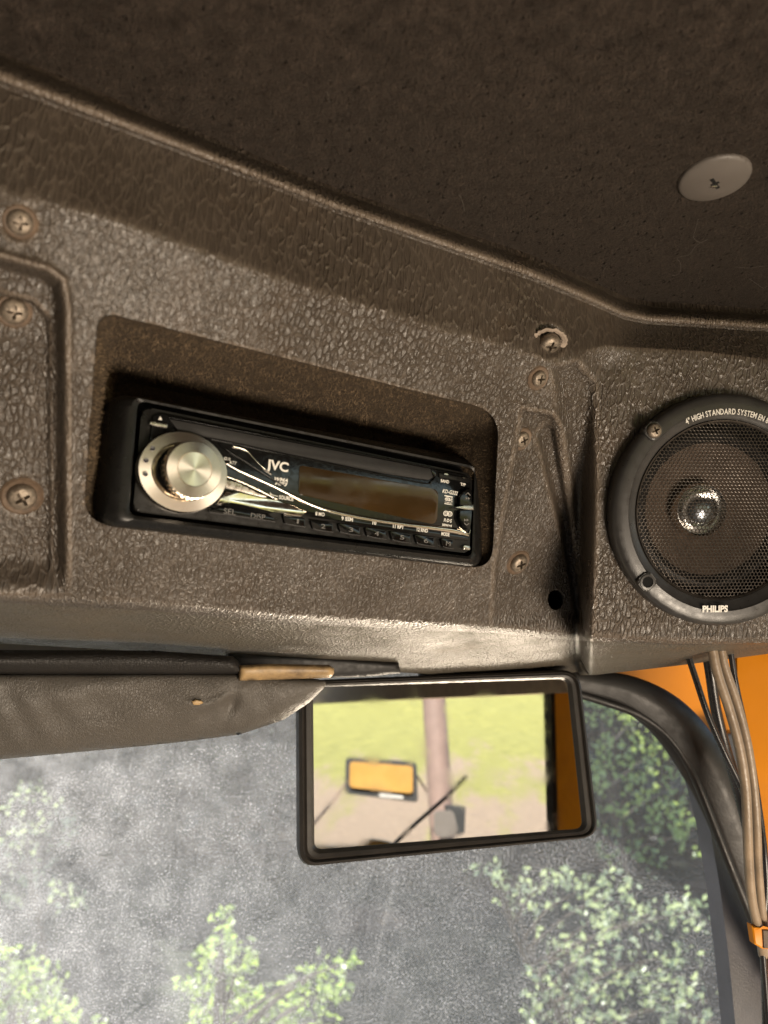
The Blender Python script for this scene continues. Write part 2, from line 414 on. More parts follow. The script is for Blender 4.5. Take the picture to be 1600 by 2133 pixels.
kB = slope_ext([(0, 1340), (300, 1357), (500, 1374), (700, 1391), (900, 1405), (1100, 1410), (1240, 1406), (1330, 1396), (1433, 1384), (1600, 1362)])
def vdepth(pl, X, Y, w=0.0):
    num = ((pl.O + pl.N * w) - CAM).dot(pl.N)
    rx = (X - 800) / F; ry = (1066.5 - Y) / F
    den = rx * pl.N.x + (ry * UPV.y + FW.y) * pl.N.y + (ry * UPV.z + FW.z) * pl.N.z
    return num / den
class CeilPl: O = a3; N = CN
def ss(a, b, x): t = np.clip((x - a) / (b - a), 0, 1); return t * t * (3 - 2 * t)
def sdf(poly, X, Y):
    d = np.full(X.shape, 1e18); s = np.ones(X.shape); n = len(poly)
    for i in range(n):
        ax, ay = poly[i]; bx, by = poly[i - 1]
        ex, ey = bx - ax, by - ay; wx, wy = X - ax, Y - ay
        t = np.clip((wx * ex + wy * ey) / (ex * ex + ey * ey), 0, 1)
        d = np.minimum(d, (wx - ex * t) ** 2 + (wy - ey * t) ** 2)
        c1 = Y >= ay; c2 = Y < by; c3_ = ex * wy > ey * wx
        flip = (c1 & c2 & c3_) | (~c1 & ~c2 & ~c3_); s = np.where(flip, -s, s)
    return s * np.sqrt(d)       # negative inside
OPEN = rquad([(205, 648), (1040, 858), (1025, 1186), (172, 1088)], [45, 55, 48, 62], 10)
cols = np.arange(-260, 1861, 5.0)
def rows_for():
    segs = [(0, 1, 10), (1, 2, 42), (2, 3, 190), (3, 4, 26)]
    out = []
    for a, b, n in segs:
        for i in range(n): out.append(a + (b - a) * i / n)
    out.append(4.0); return np.array(out)
T = rows_for()
KY = np.stack([iv(cols, k_) for k_ in (kR, kR2, kC, kL, kB)])       # 5 x ncol
X = np.repeat(cols[None, :], len(T), 0)
Y = np.empty_like(X)
for c in range(len(cols)): Y[:, c] = np.interp(T, [0, 1, 2, 3, 4], KY[:, c])
def field(pl, wofs, under):
    D = np.empty_like(X)
    for c, x in enumerate(cols):
        yR, yR2, yC, yL, yB = KY[:, c]
        x_ = np.array([x])
        dR = vdepth(CeilPl, x_, np.array([yR]))[0]
        dC = vdepth(pl, x_, np.array([yC]), wofs)[0]; dL = vdepth(pl, x_, np.array([yL]), wofs)[0]
        dR2 = dR - .012 + (dC - dR) * .05
        D[:, c] = 1 / np.interp(T, [0, 1, 2, 3, 4], [1 / dR, 1 / dR2, 1 / dC, 1 / dL, 1 / (dL + under)])
    return D
DA = field(face, 0, .130); DB = field(spk, -.004, .105)
# boundary of the raised speaker panel, sloping side wall wide above and narrow below
yy = np.clip((Y - 725) / (1310 - 725), 0, 1)
edge = 1262 - 37 * yy; wid = 68 - 52 * yy
Wt = ss(0, 1, (X - (edge - wid)) / wid)
bandmix = ss(0, 1, (X - 1120) / 240)          # above the crease the two wings blend softly
inface = ss(2.0, 2.06, T)[:, None] * np.ones_like(X)
Wt = Wt * inface + bandmix * (1 - inface)
D = 1 / ((1 - Wt) / DA + Wt / DB)
# round creases by smoothing down the rows
def blur_rows(D, k=3, it=2):
    for _ in range(it):
        Q = np.pad(D, ((k, k), (0, 0)), 'edge'); D = sum(Q[i:i + D.shape[0]] for i in range(2 * k + 1)) / (2 * k + 1)
    return D
def blur_cols(D, k=2, it=2):
    for _ in range(it):
        Q = np.pad(D, ((0, 0), (k, k)), 'edge'); D = sum(Q[:, i:i + D.shape[1]] for i in range(2 * k + 1)) / (2 * k + 1)
    return D
up = D.copy()
D[:48] = blur_rows(D, 1, 2)[:48]; D[48:235] = blur_rows(D, 2, 2)[48:235]; D[235:] = blur_rows(D, 2, 2)[235:]
D = blur_cols(D, 1, 2)
# pressed pocket on the left
s = sdf([(-500, 500), (0, 535), (98, 562), (128, 585), (137, 640), (141, 1240), (141, 1400), (-500, 1400)], X, Y)
fade = 1 - ss(1150, 1245, Y)
D += .0085 * ss(0, 26, -s) * fade
D -= .0018 * np.exp(-((s - 5) / 8.0) ** 2) * fade
s = sdf([(-500, 580), (0, 605), (70, 622), (108, 660), (112, 1250), (-500, 1250)], X, Y)
D += .003 * ss(0, 14, -s) * fade
# pocket, groove and rib beside the speaker
s = sdf([(1088, 852), (1150, 862), (1172, 890), (1190, 1020), (1222, 1330), (1120, 1400), (1020, 1400), (1030, 1180), (1062, 1000)], X, Y)
f2 = 1 - ss(1270, 1320, Y)
D += .0045 * ss(0, 12, -s) * f2
D -= .001 * np.exp(-((s - 4) / 5.0) ** 2) * f2
s = sdf([(1118, 905), (1138, 880), (1156, 890), (1184, 1060), (1213, 1300), (1203, 1300), (1165, 1100)], X, Y)
D += .009 * ss(-4, 11, -s) * f2
s = sdf([(1160, 770), (1200, 760), (1232, 800), (1222, 1290), (1216, 1310), (1190, 1050), (1175, 900)], X, Y)
D += .007 * ss(-14, 14, -s) * f2
# dimple round the sunken top screw
for (qx, qy, qr, dp) in ((1143, 712, 36, .003), (1122, 790, 24, .0012), (1085, 917, 22, .001), (1079, 1173, 24, .0012), (42, 466, 36, .0015), (28, 650, 32, .0012), (45, 1036, 40, .0012)):
    rr = np.hypot(X - qx, Y - qy); D += dp * (1 - ss(qr * .6, qr * 1.15, rr))
TT = T[:, None] * np.ones_like(X)
D -= np.where(TT < 1, .0090 * np.sin(np.pi * np.clip(TT, 0, 1)), 0)
# hand-made unevenness
D += .0006 * np.sin(X * .013 + 1) * np.sin(Y * .017) + .0003 * np.sin(X * .041) * np.cos(Y * .033 + X * .01)
HOLE = [(1157 + 15 * math.cos(a) * 1.05, 1250 + 21 * math.sin(a)) for a in [i * math.pi / 12 for i in range(24)]]
SPKH = [(1502 + 208 * math.cos(a), 1063 + 210 * math.sin(a)) for a in [i * math.pi / 36 for i in range(72)]]
def snapped(X, Y, polys, cell):
    X = X.copy(); Y = Y.copy(); kill = np.zeros(X.shape, bool)
    for poly in polys:
        s = sdf(poly, X, Y)
        near = np.abs(s) < cell * .62
        e = .5
        gx = (sdf(poly, X + e, Y) - s) / e; gy = (sdf(poly, X, Y + e) - s) / e
        X = np.where(near, X - gx * s, X); Y = np.where(near, Y - gy * s, Y)
        kill |= (~near) & (s < 0)
        nearm = near
        kill_in = (~near) & (s < 0); kill |= kill_in
    return X, Y, kill
XS, YS, kill = snapped(X, Y, [OPEN, HOLE, SPKH], 5.0)
def to_world(X, Y, D):
    rx = (X - 800) / F; ry = (1066.5 - Y) / F
    return np.stack([CAM.x + rx * D, CAM.y + (ry * UPV.y + FW.y) * D, CAM.z + (ry * UPV.z + FW.z) * D], -1)
Pw = to_world(XS, YS, D)
NR, NC = X.shape
so_ = sdf(OPEN, XS, YS); sh_ = sdf(HOLE, XS, YS)
vid = np.arange(NR * NC).reshape(NR, NC)
console = root('overhead_console', 'dark brown vinyl-covered overhead console holding the radio and speaker, above the windscreen', 'console', loc=P(600, 1000, .4))
OFF = console.location.copy()
faces = []; fmat = []
cs = np.minimum(np.minimum(so_, sh_), sdf(SPKH, XS, YS))
cent = (cs[:-1, :-1] + cs[1:, :-1] + cs[:-1, 1:] + cs[1:, 1:]) / 4
k4 = kill[:-1, :-1] | kill[1:, :-1] | kill[:-1, 1:] | kill[1:, 1:]
for j in range(NR - 1):
    for i in range(NC - 1):
        if k4[j, i] or cent[j, i] < -.3: continue
        faces.append((vid[j, i], vid[j + 1, i], vid[j + 1, i + 1], vid[j, i + 1])); fmat.append(1 if T[j] > 3.05 else 0)
verts = [tuple(p) for p in (Pw.reshape(-1, 3) - np.array(OFF))]
# returns: top edge tucks up into the headliner, underside runs on to the windscreen header
top0 = len(verts)
for i in range(NC):
    p = Vector(verts[vid[0, i]]) - CN * .02 + FW * .004; verts.append(tuple(p))
for i in range(NC - 1): faces.append((top0 + i, vid[0, i], vid[0, i + 1], top0 + i + 1)); fmat.append(0)
bot0 = len(verts)
for r_, (dy, dz) in enumerate(((.012, .004), (.03, .018), (.20, .05))):
    for i in range(NC):
        p = Vector(verts[vid[NR - 1, i]]) + Vector((0, dy, dz)); verts.append(tuple(p))
prev = [vid[NR - 1, i] for i in range(NC)]
for r_ in range(3):
    cur = [bot0 + r_ * NC + i for i in range(NC)]
    for i in range(NC - 1): faces.append((prev[i], cur[i], cur[i + 1], prev[i + 1])); fmat.append(1)
    prev = cur
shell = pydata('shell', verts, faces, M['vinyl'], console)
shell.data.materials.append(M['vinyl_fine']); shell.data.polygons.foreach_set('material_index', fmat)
# cut edge of the opening and felt-lined recess
def facept(px, py, ofs=0): 
    d = vdepth(face, np.array([px]), np.array([py]))[0]; return P(px, py, d + ofs)
opn = OPEN
inner = rquad([(236, 790), (880, 922), (905, 1150), (226, 1062)], [14, 14, 14, 14], 10)
ringA = [facept(x, y, -.0002) for x, y in opn]
ringB = [facept(x, y, .003) - (facept(x, y) - facept(610, 920)) * -.004 for x, y in opn]
def back(px, py): return P(px, py, radd(px, py) + .045)
ringC = [back(x, y) for x, y in inner]
mid = [[tuple(a_.lerp(b_, t) - OFF) for a_, b_ in zip(ringB, ringC)] for t in (0, .12, .3, .5, .75, 1)]
lip = loft('cut_edge', [[tuple(p - OFF) for p in ringA], [tuple(p - OFF) for p in ringB]], M['black_matt'], console)
lin = loft('felt_lining', mid, M['felt_in'], console, caps=(False, True), smooth=40)
# black cup added behind the round hole so no light leaks through
hp = [facept(x, y, .0048) for x, y in HOLE]; hc = sum(hp, Vector()) / len(hp)
loft('hole_light_block', [[tuple(p - OFF) for p in hp], [tuple(p + FW * .03 - OFF) for p in hp]], M['void'], console, caps=(False, True))

def screw(parent, pos, nrm, r, matr, tilt=0, washer=None, off=Vector(), rot=0.0, wr=1.6):
    """pan-head cross screw with a real recess, optional washer"""
    q = nrm.to_track_quat('Z', 'Y').to_matrix().to_4x4(); q.translation = pos - off
    s = root('screw', None, None); s.parent = parent; s.matrix_local = q @ Matrix.Rotation(rot, 4, 'Z')
    bm = bmesh.new(); n = 40; rings = []
    prof = [(1.0, -.2), (1.0, .12), (.97, .26), (.85, .42), (.68, .52)]
    for rr, h in prof: rings.append([bm.verts.new((r * rr * math.cos(2 * math.pi * i / n), r * rr * math.sin(2 * math.pi * i / n), r * h)) for i in range(n)])
    def cross(i, sc, arm, wd):
        a = 2 * math.pi * i / n; c, s_ = abs(math.cos(a)), abs(math.sin(a))
        rr = min(arm, max(wd / max(s_, 1e-3) if c > s_ else 0, wd / max(c, 1e-3) if s_ >= c else 0)); return rr
    for arm, wd, h in ((.56, .13, .56), (.50, .10, .30), (.34, .06, .0)):
        rings.append([bm.verts.new((r * cross(i, 1, arm, wd) * math.cos(2 * math.pi * i / n), r * cross(i, 1, arm, wd) * math.sin(2 * math.pi * i / n), r * h)) for i in range(n)])
    for a, b in zip(rings, rings[1:]):
        for i in range(n): bm.faces.new((a[i], a[(i + 1) % n], b[(i + 1) % n], b[i]))
    bm.faces.new(rings[-1])
    hd = bm_obj('screw_head', bm, matr, s, 30)
    if washer:
        lathe('washer', [(r * wr, -.25 * r), (r * wr, -.05 * r), (r * (wr - .15), .08 * r), (r * 1.25, .05 * r), (r * .9, -.02 * r)], washer, s, 40)
    return s
def surf(px, py):
    i = int(round((px + 260) / 5)); j = int(np.argmin(np.abs(Y[:, i] - py))); return D[j, i]
def surf_n(px, py):
    a_, b_, c_, d_ = (P(px + e, py + g, surf(px + e, py + g)) for e, g in ((-25, 0), (25, 0), (0, -25), (0, 25)))
    n_ = (b_ - a_).cross(c_ - d_).normalized(); return n_ if n_.dot(FW) < 0 else -n_
FN = face.N
for (x, y, rpx, rt, wr, nn) in ((42, 463, 26, .2, 1.35, 0), (30, 648, 27, .1, 1.35, 0), (46, 1034, 29, .75, 1.45, 0), (1122, 788, 17, .3, 1.55, 0), (1087, 915, 17, .7, 1.5, 0), (1080, 1172, 20, .5, 1.45, 0), (1144, 716, 23, .2, 1.0, 1)):
    d = surf(x, y); n_ = face.N if not nn else (face.N * .75 + Vector((0, -.1, -.8))).normalized()
    s_ = screw(console, P(x, y, d - .0012), n_, rpx * d / F, M['screw'], washer=M['rust'] if not nn else None, off=OFF, rot=rt, wr=wr)
# flaking rim round the sunken screw
sc_ = P(1143, 712, surf(1143, 712) - .0005)
rnd = [1 + .12 * random.random() for _ in range(48)]
nn_ = (face.N * .75 + Vector((0, -.1, -.8))).normalized(); q = nn_.to_track_quat('Z', 'Y').to_matrix().to_4x4(); q.translation = sc_ - OFF
fl = lathe('flaked_rim', [(.0088, -.001), (.0092, .0005), (.0082, .0009), (.0068, .0002), (.0062, -.001)], rough_mat('flaked_vinyl', (.30, .24, .19), .7, .3, 200, .0006, 500, dirt=(.03, .02, .015)), console, 48, mod=lambda a, j: rnd[int(a / (2 * math.pi) * 48 + .5) % 48])
fl.matrix_local = q @ Matrix.Diagonal((1.15, .85, 1, 1))

# ================================================================ RADIO
rm = radio.mat()
rad = root('car_radio', 'black single-slot car radio with silver round knob, set in the felt-lined recess', 'radio', mat=rm)
def rq(q, rr, wv, k=8): return [(*radio.uv(x, y, wv), wv) for x, y in rquad(q, rr, k)]
FO = [(287, 834), (989, 976), (983, 1160), (268, 1073)]
# surround: deep outer edge, rounded front, falling to the gap
O1 = [(228, 818), (1004, 958), (1004, 1186), (198, 1095)]
O2 = [(262, 822), (998, 966), (996, 1178), (228, 1090)]
O3 = [(276, 827), (993, 972), (988, 1166), (260, 1079)]
loft('surround', [[(u, v_, -.05) for u, v_, _ in rq(O1, [40, 26, 34, 34], 0)], rq(O1, [40, 26, 34, 34], -.004), rq([((a[0] * .6 + b[0] * .4), (a[1] * .6 + b[1] * .4)) for a, b in zip(O1, O2)], [34, 24, 30, 30], .002),
                  rq(O2, [26, 20, 24, 26], .0055), rq(O3, [20, 18, 16, 20], .0075), rq(FO, [18, 16, 14, 18], .0068), rq(FO, [18, 16, 14, 18], -.002)], M['black_satin'], rad, smooth=50)
prism('chassis', [p[:2] for p in rq(FO, 10, -.002)], -.06, -.0025, M['void'], rad)
FI = [(296, 846), (984, 988), (978, 1153), (277, 1065)]
pxprism(radio, 'faceplate', rquad(FI, [22, 14, 14, 16], 8), -.002, .0060, M['black_satin'], rad, bev=.0010, seg=3)
WF = .0060
# glossy fascia lens carrying display and prints
lens = [(318, 866), (335, 860), (972, 990), (981, 1005), (980, 1100), (976, 1118), (900, 1108), (780, 1094), (700, 1080), (620, 1058), (560, 1070), (450, 1060), (320, 1020), (306, 960)]
pxprism(radio, 'fascia', lens, WF - .001, WF + .0014, M['black_gloss'], rad, bev=.0006, seg=3)
WL = WF + .0014
# disc slot
slot = [(352, 872), (910, 978), (908, 992), (893, 1000), (800, 986), (560, 936), (455, 914), (372, 898)]
pxprism(radio, 'slot_flap', slot, WL - .001, WL + .0011, M['black_matt'], rad, bev=.0007, seg=2)
ribbon(radio, 'slot_lip', [(352, 870, 2), (640, 925, 2.4), (905, 976, 2)], M['black_gloss'], rad, WL + .0009, .0006)
ribbon(radio, 'slot_lip', [(440, 915, 2), (640, 957, 2.8), (870, 1004, 2.5), (897, 1003, 2.5), (907, 992, 2)], M['black_gloss'], rad, WL + .0003, .0007)
pxprism(radio, 'slot_catch', [(898, 975), (908, 977), (910, 990), (903, 994)], WL, WL + .0016, M['black_gloss'], rad, bev=.0004)
# eject key
pxprism(radio, 'eject_key', [(314, 876), (350, 884), (348, 891), (312, 884)], WL, WL + .0010, M['silver'], rad, bev=.0003)
pxprism(radio, 'eject_mark', [(330, 874), (338, 875), (334, 867)], WL, WL + .0003, M['print'], rad)
# display
disp = rquad([(624, 969), (914, 1020), (910, 1094), (622, 1030)], [8, 14, 16, 10], 5)
pxprism(radio, 'display', disp, WL - .0005, WL + .0003, M['lcd'], rad, bev=.0002)
# chrome sweep and petals
ribbon(radio, 'chrome_sweep', [(470, 966, 4), (500, 982, 7), (569, 1013, 8), (640, 1048, 9), (693, 1066, 10), (766, 1081, 9), (839, 1092, 9), (900, 1099, 11), (950, 1106, 12), (975, 1116, 4)], M['chrome'], rad, WL, .0011)
ribbon(radio, 'chrome_sweep', [(468, 992, 4), (505, 1006, 5), (545, 1025, 5), (575, 1041, 4)], M['chrome'], rad, WL + .0004, .0012)
pxprism(radio, 'source_key', [(470, 997), (500, 1008), (560, 1036), (548, 1036), (470, 1016)], WL, WL + .0014, M['silver'], rad, bev=.0006)
pxprism(radio, 'chrome_wing', [(452, 1050), (460, 1036), (472, 1024), (500, 1027), (548, 1038), (578, 1043), (612, 1052), (640, 1066), (628, 1076), (596, 1072), (568, 1062), (530, 1056), (492, 1044), (474, 1042), (462, 1052)], WL, WL + .0018, M['chrome'], rad, bev=.0009, seg=3)
ribbon(radio, 'chrome_petal', [(484, 931, 3), (500, 934, 6), (514, 941, 5), (530, 959, 3.5), (548, 976, 3), (565, 989, 1.5)], M['chrome'], rad, WL, .0012)
ribbon(radio, 'chrome_petal', [(455, 925, 2), (480, 944, 3), (510, 962, 4), (545, 985, 4), (590, 1012, 3)], M['black_gloss'], rad, WL, .0010)
# prints
tw = WL + .00025
def T_(nm, s, x, y, h, m='print', **kw): return text(radio, nm, s, x, y, h, M[m], rad, kw.pop('w', tw), **kw)
T_('maker_name', 'JVC', 557, 976, 20, bold=.03, wpx=46)
T_('print', 'WMA', 569, 1000, 7.5, shear=.35, bold=.03, wpx=28); T_('print', 'MP3', 572, 1009, 7.5, shear=.35, bold=.03, wpx=26)
T_('print', 'SOURCE', 581, 1039, 8, bold=.03, wpx=30)
ribbon(radio, 'print', [(579, 1034, 1.2), (566, 1030, 1.2), (563, 1026, 1.2), (566, 1036, 1.2)], M['print'], rad, tw, .00005)
T_('print', 'ATT', 477, 966, 6.5, shear=.2, wpx=16)
ring_ = [(*radio.uv(470, 955, tw), tw)]
for r0, r1 in ((2.2, 3.2),):
    pts = [[(*radio.uv(470 + r_ * math.cos(a), 955 + r_ * math.sin(a), tw), tw) for a in [math.pi * 2 * i / 20 for i in range(20)]] for r_ in (r0, r1)]
    loft('power_mark', pts, M['print'], rad)
T_('power_mark', '/I', 474, 959, 6, wpx=5)
T_('print', 'BAND', 918, 1004, 6.5, bold=.03, wpx=17); T_('print', 'T/P', 959, 1011, 6, bold=.03, wpx=11)
T_('model_print', 'KD-G332', 921, 1026, 8, shear=.3, bold=.025, wpx=32)
T_('print', 'R·D·S', 924, 1086, 7, shear=.25, bold=.03, wpx=17); T_('print', '50W×4', 921, 1095, 5, bold=.03, wpx=20)
for k_i, cx_ in enumerate((929, 937)):
    for r0, r1 in ((4.0, 5.6), (1.6, 2.8)):
        pts = [[(*radio.uv(cx_ + r_ * math.cos(a), 1069.5 + k_i + r_ * math.sin(a), tw), tw + .00002 * k_i) for a in [math.pi * 2 * i / 20 for i in range(20)]] for r_ in (r0, r1)]
        loft('rds_mark', pts, M['print'], rad)
# compact disc mark, drawn as a framed block with lettering
cdm = [(926, 1031, 943, 1033.5), (926, 1048, 943, 1049.5)]
for xa, ya, xb, yb in cdm: pxprism(radio, 'disc_mark', [(xa, ya), (xb, ya + 3.2), (xb, yb + 3.2), (xa, yb)], tw - .0002, tw, M['print'], rad)
T_('disc_mark', 'disc', 926.5, 1042, 9, bold=.03, wpx=16)
T_('disc_mark', 'COMPACT', 926.5, 1047.5, 3.2, bold=.02, wpx=16)
lab = [('7', 600, 1066, 7), ('8 MO', 657, 1073, 19), ('9 SSM', 711, 1083, 24), ('10', 774, 1092, 8), ('11 RPT', 817, 1099, 23), ('12 RND', 867, 1106, 23), ('MODE', 919, 1115, 17)]
# lower strip for the key legends
pxprism(radio, 'legend_strip', [(585, 1052), (700, 1078), (780, 1090), (978, 1117), (976, 1126), (900, 1118), (780, 1102), (680, 1086), (590, 1072)], WF, WL + .0002, M['black_gloss'], rad, bev=.0003)
for s_, x, y, wp in lab: T_('key_legend', s_, x, y, 7.5, bold=.025, wpx=wp, w=WL + .0004)
# preset keys: a dark cap with a bright lower lip, number printed on it
keys = [('1', 612, 1085, 46), ('2', 670, 1096, 46), ('3', 727, 1103, 45), ('4', 782, 1111, 43), ('5', 834, 1119, 42), ('6', 884, 1126, 40), ('M', 931, 1132, 25)]
for s_, x, y, wd in keys:
    h = wd / 2; sl_ = .155
    q_ = [(x - h, y - 9 - h * sl_), (x + h, y - 9 + h * sl_), (x + h, y + 9 + h * sl_), (x - h + 5, y + 9 - h * sl_)]
    kk = pxprism(radio, 'preset_key', rquad(q_, 3, 4), WF - .0005, WF + .0021, M['black_gloss'], rad, bev=.0007, seg=2)
    ribbon(radio, 'key_lip', [(x - h + 4, y + 9 - h * sl_, 3.5), (x, y + 9.5, 4), (x + h, y + 9 + h * sl_, 3.5)], M['ring'], kk, WF + .0010, .0013)
    text(radio, 'key_number', s_, x - 2 if s_ != 'M' else x - 3, y + 4, 9, M['print_dim'], kk, WF + .0023, bold=.0, wpx=(9 if s_ not in '1' else 4))
kk = pxprism(radio, 'select_key', [(440, 1060), (470, 1054), (560, 1070), (574, 1082), (566, 1088), (436, 1066)], WF, WF + .0022, M['black_gloss'], rad, bev=.0007)
text(radio, 'key_text', 'SEL', 465, 1070, 12, M['print_dim'], kk, WF + .0024, wpx=25)
text(radio, 'key_text', 'DISP', 521, 1079, 11, M['print_dim'], kk, WF + .0024, wpx=30)
ribbon(radio, 'key_lip', [(436, 1067, 4), (500, 1076, 4), (572, 1087, 4)], M['ring'], kk, WF + .0012, .0014)
# upper right band key with two lamps
kk = pxprism(radio, 'band_key', [(915, 985), (978, 997), (982, 1006), (916, 994)], WL, WL + .0009, M['black_satin'], rad, bev=.0003)
for x, y in ((930, 988), (968, 996)): pxprism(radio, 'key_lamp', rquad([(x - 4, y - 2.5), (x + 4, y - 1), (x + 4, y + 2), (x - 4, y + .5)], 1, 3), WL + .0008, WL + .0012, M['silver'], kk)
# seek rocker on the right
rk = pxprism(radio, 'seek_rocker', [(958, 1054), (958, 1036), (964, 1024), (974, 1018), (984, 1020), (985, 1056)], WL, WL + .0026, M['black_gloss'], rad, bev=.001, seg=3)
rk2 = pxprism(radio, 'seek_rocker', [(958, 1062), (985, 1060), (982, 1094), (976, 1103), (964, 1096), (957, 1080)], WL, WL + .0026, M['black_gloss'], rad, bev=.001, seg=3)
pxprism(radio, 'rocker_divider', [(945, 1057), (970, 1053), (988, 1050), (988, 1063), (972, 1061)], WL, WL + .0032, M['silver'], rad, bev=.0007)
ribbon(radio, 'chrome_hook', [(955, 1098, 2), (962, 1104, 3), (974, 1112, 4), (978, 1104, 2)], M['chrome'], rad, WL, .001)
def chev(par, x, y, up):
    s_ = -1 if up else 1
    for a_, b_ in (((x - 5, y), (x, y + s_ * 5)), ((x + 5, y + 1), (x, y + s_ * 5))):
        ribbon(radio, 'seek_arrow', [(a_[0], a_[1], 1.6), ((a_[0] + b_[0]) / 2, (a_[1] + b_[1]) / 2, 1.6), (b_[0], b_[1], 1.6)], M['print_dim'], par, WL + .0027, .00006, 1)
def skip(par, x, y, rev):
    s_ = -1 if rev else 1
    for dx in (-5, 0): pxprism(radio, 'seek_arrow', [(x + dx, y - 3), (x + dx + 4.5, y + .5), (x + dx, y + 3)], WL + .0026, WL + .00275, M['print_dim'], par)
chev(rk, 975, 1031, True); skip(rk, 975, 1038, False); skip(rk2, 972, 1083, True); chev(rk2, 972, 1089, False)
pxprism(radio, 'release_key', rquad([(966, 1136), (980, 1138), (980, 1146), (966, 1144)], 2, 4), WF, WF + .002, M['silver'], rad, bev=.0005)
# knob
c0 = radio.uv(378, 985, WL)
kn = root('volume_knob', None, None); kn.parent = rad; kn.location = (c0[0], c0[1], WL)
rv = 82 * radio.mpp(385, 985, WL)
kb = root('base', None, None)
bpy.data.objects.remove(kb)
U = 1.12
lathe('knob_ring', [(rv * 1.03, -.001), (rv * 1.03, .0025), (rv * 1.0, .0040)], M['chrome'], kn, 96, ku=U, kv=1, smooth=60)
lathe('knob_collar', [(rv * .999, .0040), (rv * .74, .0046), (rv * .73, .0040)], M['spun'], kn, 96, ku=U, kv=1, loc=(0, 0, 0), smooth=60)
lathe('knob_groove', [(rv * .74, .0041), (rv * .70, .0015), (rv * .66, .0012), (rv * .64, .0040)], M['chrome'], kn, 96, ku=U, smooth=60)
capo = root('cap_pivot', None, None); bpy.data.objects.remove(capo)
rc = rv * .725
cap_loc = (.0016, .0004, 0)
lathe('knob_grip', [(rc * .93, .0020), (rc * .95, .0040), (rc * 1.0, .0060), (rc * 1.0, .0105), (rc * .97, .0120)], M['chrome'], kn, 144, loc=cap_loc, mod=lambda a, j: 1 - (.035 * (1 if math.sin(a * 36) > 0 else 0) if j < 4 else 0), smooth=25)
lathe('knob_cap', [(rc * .97, .0120), (rc * .94, .0128), (rc * .60, .0131), (rc * .59, .0126), (rc * .575, .0131), (rc * .02, .0131), (0.0001, .0131)], M['spun'], kn, 96, loc=cap_loc, smooth=60)
for a in (150, 172, 194):
    a = R(a); r_ = rv * .88
    d_ = lathe('knob_dot', [(.0010, .0049), (.0009, .0044), (.0001, .0042)], M['liner'], kn, 16, loc=(r_ * math.cos(a) * U, r_ * math.sin(a), .0003))

# ================================================================ LOUDSPEAKER
sm = spk.mat(); spk_r = root('loudspeaker', 'round black loudspeaker with mesh grille and white lettering, right of the radio', 'speaker', mat=sm)
mp = spk.mpp(1502, 1063)
ro, ri = 241 * mp, 187 * mp
lathe('mounting_ring', [(ro, -.004), (ro * 1.0, .0015), (ro * .985, .0035), (ro * .955, .0046), (ro * .90, .0050), (ro * .865, .0052), (ro * .85, .0040), (ro * .80, .0026), (ri * 1.005, .0016), (ri, -.004)], M['ring'], spk_r, 128, smooth=40)
lathe('basket', [(ri * 1.03, -.001), (ri * 1.0, -.012), (ri * .80, -.016)], M['void'], spk_r, 96, smooth=60)
lathe('surround_roll', [(ri * 1.0, -.0145), (ri * .93, -.010), (ri * .84, -.0085), (ri * .77, -.012), (ri * .75, -.0135)], M['black_matt'], spk_r, 96, smooth=60)
lathe('cone', [(ri * .76, -.0125), (ri * .60, -.017), (ri * .40, -.023), (ri * .25, -.027), (.0001, -.028)], M['cone'], spk_r, 96, smooth=60)
tcx, tcy, _ = spk.hit(1463, 1063, -.014)
tw_ = root('tweeter', None, None); tw_.parent = spk_r; tw_.location = (tcx, tcy, -.022); tr = 47 * mp * 1.24
lathe('tweeter_ring', [(tr, 0), (tr, .006), (tr * .95, .0078), (tr * .86, .0070), (tr * .80, .004), (tr * .62, .003)], M['chrome'], tw_, 48, smooth=60)
lathe('tweeter_dome', [(tr * .66, .002), (tr * .60, .005), (tr * .45, .0078), (tr * .25, .0094), (.0001, .0100)], mat('dome_metal', (.42, .45, .50), .3, 1), tw_, 48, smooth=60)
# perforated grille, every hole real
bm = bmesh.new(); pitch = 8.1 * mp; Rg = ri * .992; bev = {}
def gw(x, y): return .0012 + .0030 * (1 - min(1, math.hypot(x, y) / Rg) ** 2)
vcache = {}
def gv(x, y):
    k_ = (round(x * 2e5), round(y * 2e5))
    if k_ not in vcache: vcache[k_] = bm.verts.new((x, y, gw(x, y)))
    return vcache[k_]
nn2 = int(Rg / pitch) + 2
for j in range(-nn2 - 8, nn2 + 9):
    for i in range(-nn2 - 2, nn2 + 3):
        cx_ = (i + (j % 2) * .5) * pitch; cy_ = j * pitch * .866
        if math.hypot(cx_, cy_) > Rg: continue
        o_ = []; h_ = []
        for k6 in range(6):
            a = R(30 + 60 * k6); o_.append(gv(cx_ + pitch * .57735 * math.cos(a), cy_ + pitch * .57735 * math.sin(a)))
            h_.append(bm.verts.new((cx_ + pitch * .445 * math.cos(a), cy_ + pitch * .445 * math.sin(a), gw(cx_, cy_) - .00012)))
        for k6 in range(6): bm.faces.new((o_[k6], o_[(k6 + 1) % 6], h_[(k6 + 1) % 6], h_[k6]))
me = bpy.data.meshes.new('grille'); bm.to_mesh(me); bm.free()
gr = link('grille', me, M['grille'], spk_r)
sol = gr.modifiers.new('s', 'SOLIDIFY'); sol.thickness = .0004
lathe('grille_rim', [(ri * 1.004, .0008), (ri * .995, .0022), (ri * .975, .0016), (ri * .97, .0004)], M['grille'], spk_r, 96, smooth=60)
